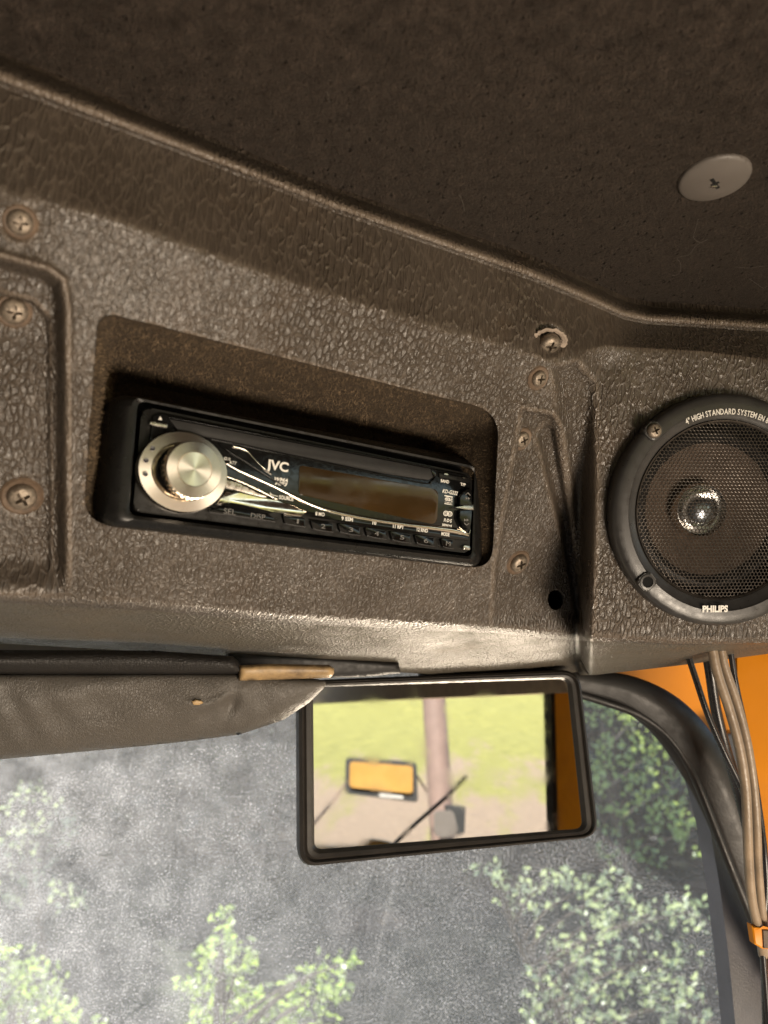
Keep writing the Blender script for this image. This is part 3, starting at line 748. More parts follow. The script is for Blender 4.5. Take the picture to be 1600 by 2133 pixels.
# screw lugs
def lug(px, py, hole):
    u = spk.uv(px, py, .006); u = (u[0] * .975, u[1] * .975); a = math.atan2(u[1], u[0]); s_ = .0047
    pts = rquad([(-s_, -s_), (s_, -s_), (s_, s_), (-s_, s_)], .0025, 5)
    pts = [(u[0] + x * math.cos(a) - y * math.sin(a), u[1] + x * math.sin(a) + y * math.cos(a)) for x, y in pts]
    g = prism('screw_lug', pts, .001, .0062, M['ring'], spk_r, bev=.0015, seg=3)
    if not hole: return u
    lathe('lug_hole', [(.0044, .0060), (.0042, .0068), (.0031, .0069), (.0029, .0064)], M['ring'], g, 32, loc=(u[0], u[1], 0))
    lathe('lug_hole', [(.0031, .00635), (.0001, .00630)], M['void'], g, 32, loc=(u[0], u[1], 0)); return u
u = lug(1358, 893, False)
sc2 = root('screw', None, None); bpy.data.objects.remove(sc2)
s_ = screw(spk_r, Vector((0, 0, 0)), Vector((0, 0, 1)), .0040, M['screw'], rot=.3); s_.matrix_local = Matrix.Translation((u[0], u[1], .0064)) @ Matrix.Rotation(.4, 4, 'Z')
lug(1344, 1216, True)
# ring lettering on an arc
body = '4" HIGH STANDARD SYSTEM EN 8641'
cumul = []; tot = 0
wids = []
for ch in body:
    if ch == ' ': wids.append(.30); continue
    me_ = text_mesh(ch, 1, 0, .02); xx = [v_.co.x for v_ in me_.vertices]; wids.append(max(xx) - min(xx) + .085); bpy.data.meshes.remove(me_)
tot = sum(wids); A0, A1 = R(117.5), R(61); rt = 203 * mp; sz = (A0 - A1) * rt / tot
jm = bmesh.new(); acc = 0
for ch, wd in zip(body, wids):
    if ch != ' ':
        me_ = text_mesh(ch, 1, 0, .02); xm = min(v_.co.x for v_ in me_.vertices); xM = max(v_.co.x for v_ in me_.vertices)
        me_.transform(Matrix.Translation((-(xm + xM) / 2, -.35, 0))); me_.transform(Matrix.Diagonal((sz, sz * 1.42, 1, 1)))
        a = A0 - (A0 - A1) * (acc + wd / 2) / tot
        me_.transform(Matrix.Translation((rt * math.cos(a), rt * math.sin(a), 0)) @ Matrix.Rotation(a - math.pi / 2, 4, 'Z'))
        jm.from_mesh(me_); bpy.data.meshes.remove(me_)
    acc += wd
for v_ in jm.verts: v_.co.z = .0056
me = bpy.data.meshes.new('ring_lettering'); jm.to_mesh(me); jm.free(); link('ring_lettering', me, M['print'], spk_r)
text(spk, 'maker_lettering', 'PHILIPS', 1463, 1275, 13.5, M['print'], spk_r, .0057, bold=.045, wpx=53)

# ================================================================ INTERIOR MIRROR
th, tau = R(10), R(3.4)
MN = Vector((math.sin(th) * math.cos(tau), -math.cos(th) * math.cos(tau), -math.sin(tau)))
mir = Plane(930, 1595, .545, Vector((math.cos(th), math.sin(th), -.03)), N=MN)
mr = root('rear_view_mirror', 'rectangular black-framed rear-view mirror hanging below the console', 'mirror', mat=mir.mat())
OUT = [(618, 1418), (1203, 1394), (1244, 1742), (620, 1806)]; INN = [(652, 1432), (1181, 1414), (1214, 1726), (655, 1770)]
def mring(t, wv, back_=False, r=None):
    q_ = [(a[0] * (1 - t) + b[0] * t, a[1] * (1 - t) + b[1] * t) for a, b in zip(OUT, INN)]
    rr = [40 * (1 - t) + 18 * t] * 4
    return [(*mir.uv(x, y, 0.0), wv) for x, y in rquad(q_, rr, 8)]
loft('frame', [mring(.25, -.022), mring(.0, -.012), mring(-.01, .001), mring(.10, .0052), mring(.30, .0065), mring(.42, .0040), mring(.55, .0050), mring(.8, .0042), mring(1.0, .0006), mring(1.02, -.002)], M['frame'], mr, caps=(True, False), smooth=40)
gl = bmesh.new(); gl.faces.new([gl.verts.new((p[0], p[1], 0)) for p in mring(1.0, 0)])
bm_obj('mirror_glass', gl, M['mirror'], mr, 0)
# mounting arm up to the header
tube('mounting_arm', [P(900, 1500, .565), P(900, 1420, .575), P(890, 1330, .57)], [.010, .010, .010], M['frame'], mr, off=None).matrix_parent_inverse = mir.mat().inverted()

# ================================================================ SUN VISOR
vis = Plane(350, 1450, .455, cdir((.93, 0, .30)), cdir((0, .93, -.25)))
VP = [(-300, 1398), (0, 1400), (300, 1400), (500, 1400), (520, 1406), (660, 1414), (681, 1419), (676, 1432), (645, 1463), (590, 1500), (500, 1530), (400, 1543), (300, 1554), (150, 1568), (0, 1582), (-300, 1612)]
def pillow(name, poly, pl, thick, matl, parent, step=6, edgew=45, fn=None, off=None, zoff=0):
    poly = [tuple(p) for p in poly]; xs_ = [p[0] for p in poly]; ys_ = [p[1] for p in poly]
    gx = np.arange(min(xs_) - step, max(xs_) + step * 2, step); gy = np.arange(min(ys_) - step, max(ys_) + step * 2, step)
    X_, Y_ = np.meshgrid(gx, gy); X2, Y2, _k = snapped(X_, Y_, [poly], step)
    s_ = sdf(poly, X2, Y2); keep = s_ < .4
    t = np.clip(-s_ / edgew, 0, 1); hgt = thick * np.sqrt(np.clip(1 - (1 - t) ** 2, 0, 1))
    D0 = vdepth(pl, X2, Y2)
    ex = fn(X2, Y2) if fn else 0
    v_ = []; f_ = []; nr, nc = X2.shape
    A = to_world(X2, Y2, D0 - hgt - ex * np.clip(t, 0, 1) - zoff); B = to_world(X2, Y2, D0 + hgt * .8 - zoff)
    o3 = np.array(off)
    v_ = [tuple(p) for p in (A.reshape(-1, 3) - o3)] + [tuple(p) for p in (B.reshape(-1, 3) - o3)]
    n_ = nr * nc
    for j in range(nr - 1):
        for i in range(nc - 1):
            q_ = [j * nc + i, (j + 1) * nc + i, (j + 1) * nc + i + 1, j * nc + i + 1]
            kk_ = [k_ for k_ in q_ if keep.flat[k_]]
            if len(kk_) >= 3: f_.append(tuple(kk_)); f_.append(tuple(k_ + n_ for k_ in kk_[::-1]))
    o_ = pydata(name, v_, f_, matl, parent)
    b_ = bmesh.new(); b_.from_mesh(o_.data); bmesh.ops.remove_doubles(b_, verts=b_.verts, dist=1e-6)
    bmesh.ops.delete(b_, geom=[x for x in b_.verts if not x.link_faces], context='VERTS'); b_.to_mesh(o_.data); b_.free(); shade(o_.data, 180)
    return o_
vr = root('sun_visor', 'padded grey-brown sun visor with dark binding and worn tan end, left of the mirror', 'sun visor', loc=P(350, 1450, .455)); vo = vr.location.copy()
def wr(X_, Y_):
    a = .0022 * np.exp(-(((X_ - 430) * .5 + (Y_ - 1470)) / 9.0) ** 2) * np.exp(-((X_ - 450) / 70) ** 2)
    b = .0030 * np.exp(-((X_ - 408) ** 2 / 500 + (Y_ - 1466) ** 2 / 120))
    c = -.0030 * np.exp(-((X_ - 505 - (Y_ - 1400) * -.35) / 14.0) ** 2)
    d_ = .0010 * np.sin(X_ * .021 + Y_ * .06) + .0006 * np.sin(X_ * .07 - Y_ * .05 + np.sin(X_ * .013) * 2)
    return a + b + c + d_
pillow('panel', VP, vis, .010, M['visor'], vr, 5, 60, wr, vo)
pillow('binding', [(-300, 1352), (0, 1354), (320, 1355), (485, 1367), (500, 1380), (506, 1400), (498, 1404), (-300, 1404)], vis, .012, M['visor_dark'], vr, 5, 30, None, vo, .004)
pillow('end_piece', [(498, 1386), (560, 1383), (685, 1385), (696, 1393), (696, 1404), (688, 1412), (600, 1415), (497, 1418)], vis, .006, M['tan'], vr, 4, 14, None, vo, .008)
pillow('bracket', [(470, 1352), (560, 1360), (700, 1370), (830, 1380), (835, 1402), (760, 1410), (690, 1412), (470, 1396)], vis, .005, M['black_matt'], vr, 4, 12, None, vo, -.02)
pillow('stuffing', [(398, 1461), (408, 1457), (420, 1459), (424, 1464), (414, 1470), (402, 1470)], vis, .0012, M['tan'], vr, 2, 5, None, vo, .0128)

# ================================================================ WINDSCREEN
wy = R(12)
wsp = Plane(800, 1750, .78, Vector((math.cos(wy), math.sin(wy), 0)), N=Vector((math.sin(wy) * .98, -math.cos(wy) * .98, -.12)))
def glass_mat():
    m = bpy.data.materials.new('dusty_glass'); m.use_nodes = True; n = N(m); t = m.node_tree; t.nodes.remove(n.b)
    tr_ = n.n('ShaderNodeBsdfTransparent'); tr_.inputs[0].default_value = (.90, .93, .92, 1)
    tl = n.n('ShaderNodeBsdfTranslucent'); tl.inputs[0].default_value = (.84, .83, .82, 1)
    df = n.n('ShaderNodeBsdfDiffuse'); df.inputs[0].default_value = (.55, .55, .55, 1)
    du = n.n('ShaderNodeMixShader'); du.inputs[0].default_value = .2; n.l(tl.outputs[0], du.inputs[1]); n.l(df.outputs[0], du.inputs[2])
    co = n.coord()
    sp = n.ramp(n.noise(co, 430, 4, .8), [(.50, 0.), (.68, 1.)])
    sp2 = n.ramp(n.noise(co, 1000, 2, .6), [(.56, 0.), (.70, 1.)])
    big = n.ramp(n.noise(co, 16, 7, .7), [(.3, .25), (.7, 1.15)])
    sep = n.n('ShaderNodeSeparateXYZ'); n.l(co, sep.inputs[0])
    left = n.math('MULTIPLY_ADD', sep.outputs[0], -1.3, .42, clamp=True)            # more dust towards the left, its veil also painting in the sun glare
    # wiper arc: the corner outside the sweep is cleaner
    dx = n.math('ADD', sep.outputs[0], .12); dy = n.math('ADD', sep.outputs[1], .62)
    rad_ = n.math('SQRT', n.math('ADD', n.math('MULTIPLY', dx, dx), n.math('MULTIPLY', dy, dy)))
    arc = n.ramp(rad_, [(.715, 1.), (.722, .25)])
    stc = n.noise(n.coord(scale=(5, .22, 1), rot=(0, 0, R(11))), 16, 6, .75)
    streak = n.ramp(stc, [(.58, 0.), (.85, .22)])
    stc2 = n.noise(n.coord(scale=(.5, 30, 1), rot=(0, 0, R(60))), 14, 2, .5)
    streak2 = n.ramp(stc2, [(.74, 0.), (.76, .08)])
    base = n.math('ADD', n.math('MULTIPLY', n.math('MULTIPLY', n.math('POWER', left, 1.5), .36), n.ramp(n.noise(co, 26, 7, .75), [(.3, .15), (.72, 1.)])), .025)
    spk_ = n.math('MULTIPLY', n.math('ADD', n.math('MULTIPLY', sp, .33), n.math('MULTIPLY', sp2, .30)), n.math('MULTIPLY', big, arc))
    f_ = n.math('ADD', n.math('ADD', base, spk_), n.math('MULTIPLY', n.math('ADD', streak, streak2), n.math('ADD', left, .15)), clamp=True)
    mx = n.n('ShaderNodeMixShader'); n.l(f_, mx.inputs[0]); n.l(tr_.outputs[0], mx.inputs[1]); n.l(du.outputs[0], mx.inputs[2])
    n.l(mx.outputs[0], t.nodes['Material Output'].inputs[0]); return m
ws = root('windscreen', 'dusty streaked windscreen pane filling the lower half, trees showing through it', 'windscreen', mat=wsp.mat())
gp = [wsp.uv(x, y) for x, y in [(-500, 1250), (1330, 1250), (1430, 1440), (1500, 1640), (1530, 1760), (1545, 1950), (1560, 2500), (-500, 2500)]]
g2 = bmesh.new(); g2.faces.new([g2.verts.new((a, b, 0)) for a, b in gp]); bm_obj('glass', g2, glass_mat(), ws, 0)

# ================================================================ RIGHT CORNER OF THE CAB
cp = Plane(1450, 1600, .70, Vector((math.cos(R(20)), math.sin(R(20)), 0)), N=Vector((math.sin(R(20)), -math.cos(R(20)), -.05)))
pil = root('cab_corner_post', 'orange painted corner post of the cab with grey trim, right of the windscreen', 'cab post', mat=cp.mat())
pxprism(cp, 'inner_panel', [(1180, 1300), (1800, 1280), (1800, 2400), (1620, 2400), (1560, 1900), (1510, 1600), (1440, 1480), (1300, 1400), (1180, 1385)], -.03, 0, M['orange'], pil, bev=.003)
tp = Plane(1500, 1800, .655, Vector((math.cos(R(12)), math.sin(R(12)), 0)), N=Vector((math.sin(R(12)), -math.cos(R(12)), -.04)))
lnr = pxprism(tp, 'pillar_trim', [(1425, 1540), (1500, 1530), (1560, 1520), (1600, 1640), (1640, 2400), (1560, 2400), (1532, 2133), (1518, 1990), (1500, 1850), (1478, 1720), (1452, 1620)], -.02, 0, M['liner'], pil, bev=.008, seg=4)
lnr.matrix_parent_inverse = cp.mat().inverted() @ tp.mat()
rp = Plane(1570, 1600, .54, Vector((math.cos(R(-14)), math.sin(R(-14)), 0)), N=Vector((math.sin(R(-14)), -math.cos(R(-14)), -.02)))
pn = pxprism(rp, 'outer_panel', [(1524, 1280), (1720, 1280), (1720, 2400), (1640, 2400), (1612, 1980), (1592, 1780), (1563, 1600), (1538, 1460)], -.012, 0, M['orange'], pil, bev=.003, seg=3)
pn.matrix_parent_inverse = cp.mat().inverted() @ rp.mat()
# rubber seal
sealpts = [(1060, 1405, 18), (1150, 1412, 22), (1230, 1424, 30), (1310, 1444, 40), (1385, 1490, 50), (1445, 1560, 55), (1497, 1655, 52), (1540, 1765, 46), (1585, 1880, 42), (1640, 2010, 40), (1700, 2150, 40)]
D_S = .615
sr = root('rubber_seal', 'thick black rubber seal curving round the upper right corner of the windscreen', 'seal', loc=P(1445, 1560, D_S)); so3 = sr.location.copy()
tube('seal_body', [P(x, y, D_S + .02 * (1300 - x) / -1300) for x, y, r_ in sealpts], [r_ * .92 * D_S / F for x, y, r_ in sealpts], M['rubber'], sr, n=24, flat=.55, off=so3, up=FW, lobes=lambda a: 1 - .10 * math.exp(-((math.cos(a) + .25) / .12) ** 2))
lp = [(1200, 1444), (1260, 1462), (1330, 1488), (1390, 1532), (1434, 1594), (1466, 1664), (1500, 1750), (1545, 1862), (1590, 1970), (1650, 2090)]
tube('seal_lip', [P(x, y, D_S - .004) for x, y in lp], 9 * D_S / F, M['hose'] if False else M['rubber'], sr, n=12, off=so3, up=FW)

def cable(name, label, cat, pts, rpx, matl, group=None, par=None):
    p0 = P(*pts[0]); o_ = tube(name, [P(*p) for p in pts], rpx * pts[0][2] / F, matl, None, n=16, off=p0, up=FW)
    o_.location = p0; tag(o_, label, cat, group); return o_
cable('cable', 'thin black cable crossing in front of the rubber seal, leftmost cable under the console', 'cable', [(1428, 1350, .50), (1445, 1400, .50), (1475, 1490, .50), (1510, 1570, .505), (1548, 1650, .51), (1575, 1740, .515), (1590, 1850, .52), (1597, 1960, .52), (1600, 2180, .52)], 6.5, M['cable'])
cable('cable', 'wide flat black cable just left of the beige hoses at the console edge', 'cable', [(1470, 1340, .53), (1480, 1400, .53), (1492, 1480, .535), (1512, 1560, .54), (1536, 1640, .55), (1565, 1760, .56), (1590, 1900, .57), (1600, 2180, .57)], 11, M['cable'])
cable('hose', 'left one of the two dusty beige hoses hanging side by side at the right edge', 'hose', [(1482, 1340, .47), (1494, 1400, .47), (1520, 1480, .47), (1541, 1560, .47), (1553, 1640, .47), (1557, 1720, .47), (1560, 1800, .475), (1567, 1880, .48), (1584, 1950, .485), (1590, 1990, .49)], 10, M['hose'])
cable('hose', 'right one of the two dusty beige hoses hanging side by side at the right edge', 'hose', [(1500, 1340, .475), (1510, 1390, .475), (1534, 1460, .475), (1557, 1550, .475), (1570, 1640, .475), (1576, 1720, .475), (1579, 1800, .48), (1585, 1880, .485), (1594, 1950, .49), (1598, 1990, .49)], 9, M['hose'])
cable('cable', 'black cable bulging out right of the beige hoses above the clip', 'cable', [(1520, 1340, .50), (1534, 1430, .50), (1562, 1560, .50), (1584, 1700, .495), (1594, 1790, .49), (1596, 1860, .49), (1590, 1940, .49), (1592, 2000, .49), (1596, 2180, .49)], 6, M['cable'])
cable('cable', 'glossy black cable running straight down out of the orange clip', 'cable', [(1583, 1900, .488), (1587, 1960, .488), (1592, 2020, .488), (1598, 2100, .488), (1604, 2200, .488)], 5.5, M['cable'])
clp = Plane(1590, 1955, .478, Vector((1, .1, 0)), N=Vector((.1, -1, -.1)))
cl = root('cable_clip', 'small orange painted metal clip holding the cables at the right edge', 'clip', mat=clp.mat())
pxprism(clp, 'clip_band', [(1567, 1928), (1590, 1936), (1640, 1938), (1640, 1980), (1590, 1978), (1573, 1968)], -.006, 0, M['orange'], cl, bev=.002, seg=3)
pxprism(clp, 'clip_strap', [(1590, 1938), (1640, 1940), (1640, 1978), (1592, 1976)], -.001, .0012, M['rust'], cl, bev=.0005)

# pale header strip over the visor
hp_ = Plane(100, 1345, .47, cdir((.93, 0, .2)), cdir((0, 1, 0)))
hd_ = root('header_rail', 'pale metal rail showing as a thin strip between console and visor', 'rail', mat=hp_.mat())
pxprism(hp_, 'rail', [(-400, 1290), (400, 1320), (420, 1362), (-400, 1356)], -.02, 0, M['pale'], hd_, bev=.003)

# ================================================================ HEADLINER CAP
uc = P(1489, 377, ceil_depth(1489, 377)); cm = Matrix((cx, CN.cross(cx), CN)).transposed().to_4x4(); cm.translation = uc - CN * .0022
cap = root('trim_cap', 'flat round grey plastic cap with a slotted centre, fixed to the felt headliner', 'trim cap', mat=cm)
dcap = ceil_depth(1489, 377); rcap = .0155
lathe('cap_disc', [(rcap, -.004), (rcap, .0008), (rcap * .97, .0016), (rcap * .9, .0022), (rcap * .4, .0034), (rcap * .16, .0036)], M['cap'], cap, 72, smooth=60, ku=1.0, caps=(False, True))
bm = bmesh.new()
prism('cap_slot', [(-.0042, -.0008), (.0042, -.0008), (.0042, .0008), (-.0042, .0008)], .003, .0037, M['void'], cap).rotation_euler = (0, 0, R(-48))
prism('cap_slot', [(-.0018, -.0007), (.0018, -.0007), (.0018, .0007), (-.0018, .0007)], .003, .00375, M['void'], cap).rotation_euler = (0, 0, R(42))
prism('cap_burr', [(-.0014, -.0022), (.0012, -.0026), (.0016, -.0010), (-.0009, -.0009)], .003, .0042, M['silver'], cap, bev=.0003)

# nap of the felt: real short hairs lying on the cloth
def nap(name, P0, nrm, size, width, matl, parent):
    n_ = len(P0); d = rng.normal(size=(n_, 3)); d -= nrm * (d * nrm).sum(1)[:, None] * .75
    d /= np.linalg.norm(d, axis=1)[:, None]; L = size * rng.uniform(.4, 1.3, n_)[:, None]
    sd_ = np.cross(d, nrm); sd_ /= np.linalg.norm(sd_, axis=1)[:, None] + 1e-9
    bend = rng.normal(size=(n_, 3)) * size * .25; base = P0 + nrm * .0002; up_ = nrm * rng.uniform(.05, .5, n_)[:, None] * size
    w_ = width * rng.uniform(.5, 1.2, n_)[:, None]
    pts = np.stack([base - sd_ * w_, base + sd_ * w_, base + d * L * .5 + bend + up_ + sd_ * w_ * .7, base + d * L * .5 + bend + up_ - sd_ * w_ * .7, base + d * L + up_ * .6], 1).reshape(-1, 3)
    f_ = []
    for i in range(n_): f_.append((5 * i, 5 * i + 1, 5 * i + 2, 5 * i + 3)); f_.append((5 * i + 3, 5 * i + 2, 5 * i + 4))
    me = bpy.data.meshes.new(name); me.from_pydata(pts.tolist(), [], f_); me.update()
    o = link(name, me, matl, parent); o['kind'] = 'stuff'; return o
M['nap'] = rough_mat('felt_nap', (.066, .050, .040), .9, .6, 160, Specular_IOR_Level=.1)
M['nap_warm'] = rough_mat('recess_nap', (.22, .155, .095), .9, .7, 90, Specular_IOR_Level=.1)
pts_ = []
cxn, cyn, CNn = np.array(cx), np.array(cy), np.array(CN)
while len(pts_) < 90000:
    px_ = rng.uniform(-60, 1660, 20000); py_ = rng.uniform(-60, 660, 20000)
    k_ = py_ < np.interp(px_, [a[0] for a in kR], [a[1] for a in kR]) + 10
    for x_, y_ in zip(px_[k_], py_[k_]):
        q_ = P(x_, y_, ceil_depth(x_, y_)); uu = (q_ - ctr).dot(cx); tt = (q_ - ctr).dot(cy)
        pts_.append(cpt(uu, tt))
nap('felt_nap', np.array([tuple(p) for p in pts_[:90000]]), CNn, .0022, .00006, M['nap'], ceiling)
# recess walls
pts_ = []; nr_ = []
nseg = len(ringB)
w_ar = [(ringB[(i + 1) % nseg] - ringB[i]).length + (ringC[(i + 1) % nseg] - ringC[i]).length for i in range(nseg)]
cen = sum(ringB, Vector()) / nseg
pick = rng.choice(nseg, 30000, p=np.array(w_ar) / sum(w_ar))
for i in pick:
    a, b = random.random(), random.random()
    q_ = ringB[i].lerp(ringB[(i + 1) % nseg], a).lerp(ringC[i].lerp(ringC[(i + 1) % nseg], a), b)
    n_ = (ringB[(i + 1) % nseg] - ringB[i]).cross(ringC[i] - ringB[i]).normalized()
    if n_.dot(cen + FW * .02 - q_) < 0: n_ = -n_
    pts_.append(tuple(q_ - OFF)); nr_.append(tuple(n_))
nap('felt_nap', np.array(pts_), np.array(nr_), .0020, .00006, M['nap_warm'], console)
# loose fibres on the felt and vinyl
def fibre(pts, dfn, name='lint_fibre', par=ceiling):
    q_ = [P(x, y, dfn(x, y) - .0012) for x, y in pts]
    tube(name, q_, .00006, M['cap'], par, n=5, sub=5)
fibre([(1455, 455), (1450, 475), (1445, 495), (1460, 505), (1475, 498), (1450, 512), (1436, 530), (1412, 537), (1418, 550), (1415, 570), (1400, 574)], ceil_depth)
fibre([(1530, 556), (1560, 558), (1590, 554)], ceil_depth); fibre([(680, 190), (685, 200), (684, 208), (690, 212)], ceil_depth)
fibre([(955, 405), (962, 415), (968, 440)], ceil_depth); fibre([(1560, 580), (1575, 590), (1590, 600), (1598, 596)], ceil_depth)

# ================================================================ WHAT THE MIRROR SEES (behind the viewer, to the right)
def refl(px, py):
    r = ray(px, py); t = (mir.O - CAM).dot(mir.N) / r.dot(mir.N); p = CAM + r * t; d = r.normalized()
    return p, d - mir.N * 2 * d.dot(mir.N)
def RP(px, py, t): p, d = refl(px, py); return p + d * t
def RX(px, py, x0): p, d = refl(px, py); return p + d * ((x0 - p.x) / d.x)
def wall_piece(name, pts, x0, thick, matl, parent=None, bev=.004):
    q_ = [RX(x, y, x0) for x, y in pts]; c_ = sum(q_, Vector()) / len(q_)
    bm = bmesh.new(); a = [bm.verts.new(p - c_) for p in q_]; b = [bm.verts.new(p - c_ + Vector((thick, 0, 0))) for p in q_]; n_ = len(q_)
    bm.faces.new(a); bm.faces.new(b[::-1])
    for i in range(n_): bm.faces.new((a[i], b[i], b[(i + 1) % n_], a[(i + 1) % n_]))
    bmesh.ops.bevel(bm, geom=list(bm.edges), offset=bev, segments=2, affect='EDGES', clamp_overlap=True)
    o_ = bm_obj(name, bm, matl, None, 35); o_.location = c_
    if parent: o_.parent = parent; o_.matrix_parent_inverse = parent.matrix_world.inverted()
    return o_
M['header'] = rough_mat('header_vinyl', (.30, .22, .15), .8, .2, 60)
bp = root('door_post', 'orange door post with black seal, reflected at the right side of the mirror', 'cab post', loc=RX(1170, 1600, .46))
bpy.context.view_layer.update()
wall_piece('post_panel', [(1146, 1380), (1330, 1380), (1330, 1860), (1160, 1860)], .46, .04, M['orange'], bp)
wall_piece('door_seal', [(1128, 1400), (1149, 1400), (1160, 1840), (1139, 1840)], .455, .03, M['rubber'], bp)
ht = wall_piece('window_header', [(560, 1330), (1300, 1330), (1300, 1438), (1180, 1443), (800, 1459), (560, 1471)], .45, .03, M['header'])
tag(ht, 'pale brown vinyl header over the side window, reflected along the top of the mirror', 'window header')
# steel post
def rod(name, pts, r, matl, parent=None, sub=2, n=20, flat=1):
    o = pts[0].copy(); t_ = tube(name, pts, r, matl, None, n=n, off=o, sub=sub, up=Vector((.3, 1, .1)), flat=flat); t_.location = o
    if parent: t_.parent = parent; t_.matrix_parent_inverse = parent.matrix_world.inverted()
    return t_
M['brownpost'] = rough_mat('brown_steel_post', (.21, .145, .12), .55, .15, 8)
tp_, bt_ = RP(896, 1330, 3.6), RP(932, 1900, 3.6)
ps = rod('steel_post', [tp_ + (tp_ - bt_) * .3, bt_ + (bt_ - tp_) * .9], .062, M['brownpost']); tag(ps, 'upright brown steel post standing in the yard, seen in the mirror', 'post')
M['body_refl'] = rough_mat('yellow_body_and_reflection', (.36, .19, .035), .5, .2, 5, dirt=(.18, .09, .02))  # fender paint, also the reflection painted on the outside mirror
em = root('exterior_mirror', 'black-framed outside mirror with a yellow reflection painted on its face, seen in the inside mirror', 'mirror', loc=RP(795, 1620, 3.1))
bpy.context.view_layer.update()
def rpatch(name, quad, t, thick, matl, parent, rr=6, bev=.004):
    p0, dirn = refl(795, 1620); pc = p0 + dirn * t; q_ = []
    for x, y in rquad(quad, rr, 5):
        p, d = refl(x, y); q_.append(p + d * ((pc - p).dot(dirn) / d.dot(dirn)))
    c_ = sum(q_, Vector()) / len(q_)
    bm = bmesh.new(); a = [bm.verts.new(p - c_) for p in q_]; b = [bm.verts.new(p - c_ + dirn * thick) for p in q_]; n_ = len(q_)
    fa = bm.faces.new(a); bm.faces.new(b[::-1])
    for i in range(n_): bm.faces.new((a[i], b[i], b[(i + 1) % n_], a[(i + 1) % n_]))
    bmesh.ops.bevel(bm, geom=list(fa.edges), offset=bev, segments=2, affect='EDGES', clamp_overlap=True)
    o_ = bm_obj(name, bm, matl, None, 0); o_.location = c_
    if parent: o_.parent = parent; o_.matrix_parent_inverse = parent.matrix_world.inverted()
    return o_
rpatch('housing', [(720, 1577), (868, 1587), (871, 1672), (718, 1653)], 3.1, .05, M['ext_black'], em, 10, .006)
rpatch('painted_reflection', [(729, 1586), (860, 1596), (860, 1653), (728, 1640)], 3.08, .008, M['body_refl'], em, 8, .001)  # reflection of yellow bodywork painted on as plain colour
rpatch('lower_band', [(790, 1652), (840, 1658), (840, 1664), (790, 1660)], 3.07, .008, M['pale'], em, 2, .001)
rod('arm', [RP(728, 1620, 3.12), RP(694, 1668, 3.15), RP(650, 1720, 3.2), RP(560, 1830, 3.3)], .006, M['brownpost'], em)
rod('arm', [RP(862, 1605, 3.12), RP(890, 1650, 3.3)], .005, M['brownpost'], em)
wp = rod('wiper_arm', [RP(972, 1616, 1.7), RP(930, 1660, 1.7), RP(870, 1712, 1.7), RP(815, 1764, 1.7), RP(760, 1815, 1.7)], .0055, M['ext_black']); tag(wp, 'thin black wiper arm slanting across the lower middle of the mirror', 'wiper')
wl = root('work_lamp', 'grey work lamp with black housing beside the brown post, in the mirror', 'lamp', loc=RP(940, 1720, 3.3))
bpy.context.view_layer.update()
rpatch('lamp_housing', [(928, 1677), (970, 1680), (968, 1736), (950, 1742), (935, 1720)], 3.34, .10, M['ext_black'], wl, 5)
rpatch('lamp_bracket', [(905, 1690), (945, 1688), (955, 1735), (930, 1748), (905, 1740)], 3.3, .04, M['cap'], wl, 10)
fd = rpatch('fender', [(560, 1762), (745, 1764), (772, 1748), (800, 1752), (838, 1762), (1000, 1772), (1000, 1860), (560, 1860)], 1.9, .05, M['body_refl'], None, 4)
tag(fd, 'yellow fender edge along the bottom of the mirror reflection', 'fender')

# ================================================================ TREES BEYOND THE GLASS
def leaf_mat(name, col, tcol):
    m = mat(name, col, .4); n = N(m); t = m.node_tree
    oi = n.noise(n.coord(), 7, 3)
    c = n.ramp(oi, [(.3, tuple(x * .7 for x in col)), (.7, tuple(min(1, x * 1.35) for x in col))]); n.out('Base Color', c)
    tl = n.n('ShaderNodeBsdfTranslucent'); tl.inputs[0].default_value = (*tcol, 1)
    mx = n.n('ShaderNodeMixShader'); mx.inputs[0].default_value = .45; n.l(n.b.outputs[0], mx.inputs[1]); n.l(tl.outputs[0], mx.inputs[2])
    n.l(mx.outputs[0], t.nodes['Material Output'].inputs[0]); return m
M['leaf'] = leaf_mat('birch_leaf', (.42, .48, .31), (.54, .64, .31))
M['leaf_green'] = leaf_mat('young_leaf', (.36, .44, .18), (.50, .66, .16))
M['leaf_dark'] = leaf_mat('spruce_needles', (.020, .032, .018), (.02, .035, .012))
M['bark'] = rough_mat('bark', (.10, .075, .055), .85, .3, 20, .004, 60)
def leaves(name, centres, size, matl, parent, off):
    n_ = len(centres); v_ = []; f_ = []
    ax = rng.normal(size=(n_, 3)); ax /= np.linalg.norm(ax, axis=1)[:, None]
    bx = np.cross(ax, rng.normal(size=(n_, 3))); bx /= np.linalg.norm(bx, axis=1)[:, None]; nz = np.cross(ax, bx)
    s_ = size * rng.uniform(.6, 1.25, n_)[:, None]
    c_ = np.array(centres) - np.array(off)
    pts = np.stack([c_ - ax * s_ * .6, c_ - bx * s_ * .34 - nz * s_ * .06, c_ + ax * s_ * .6, c_ + bx * s_ * .34 - nz * s_ * .06], 1).reshape(-1, 3)
    f_ = [(4 * i, 4 * i + 1, 4 * i + 2, 4 * i + 3) for i in range(n_)]
    me = bpy.data.meshes.new(name); me.from_pydata(pts.tolist(), [], f_); me.update()
    return link(name, me, matl, parent)
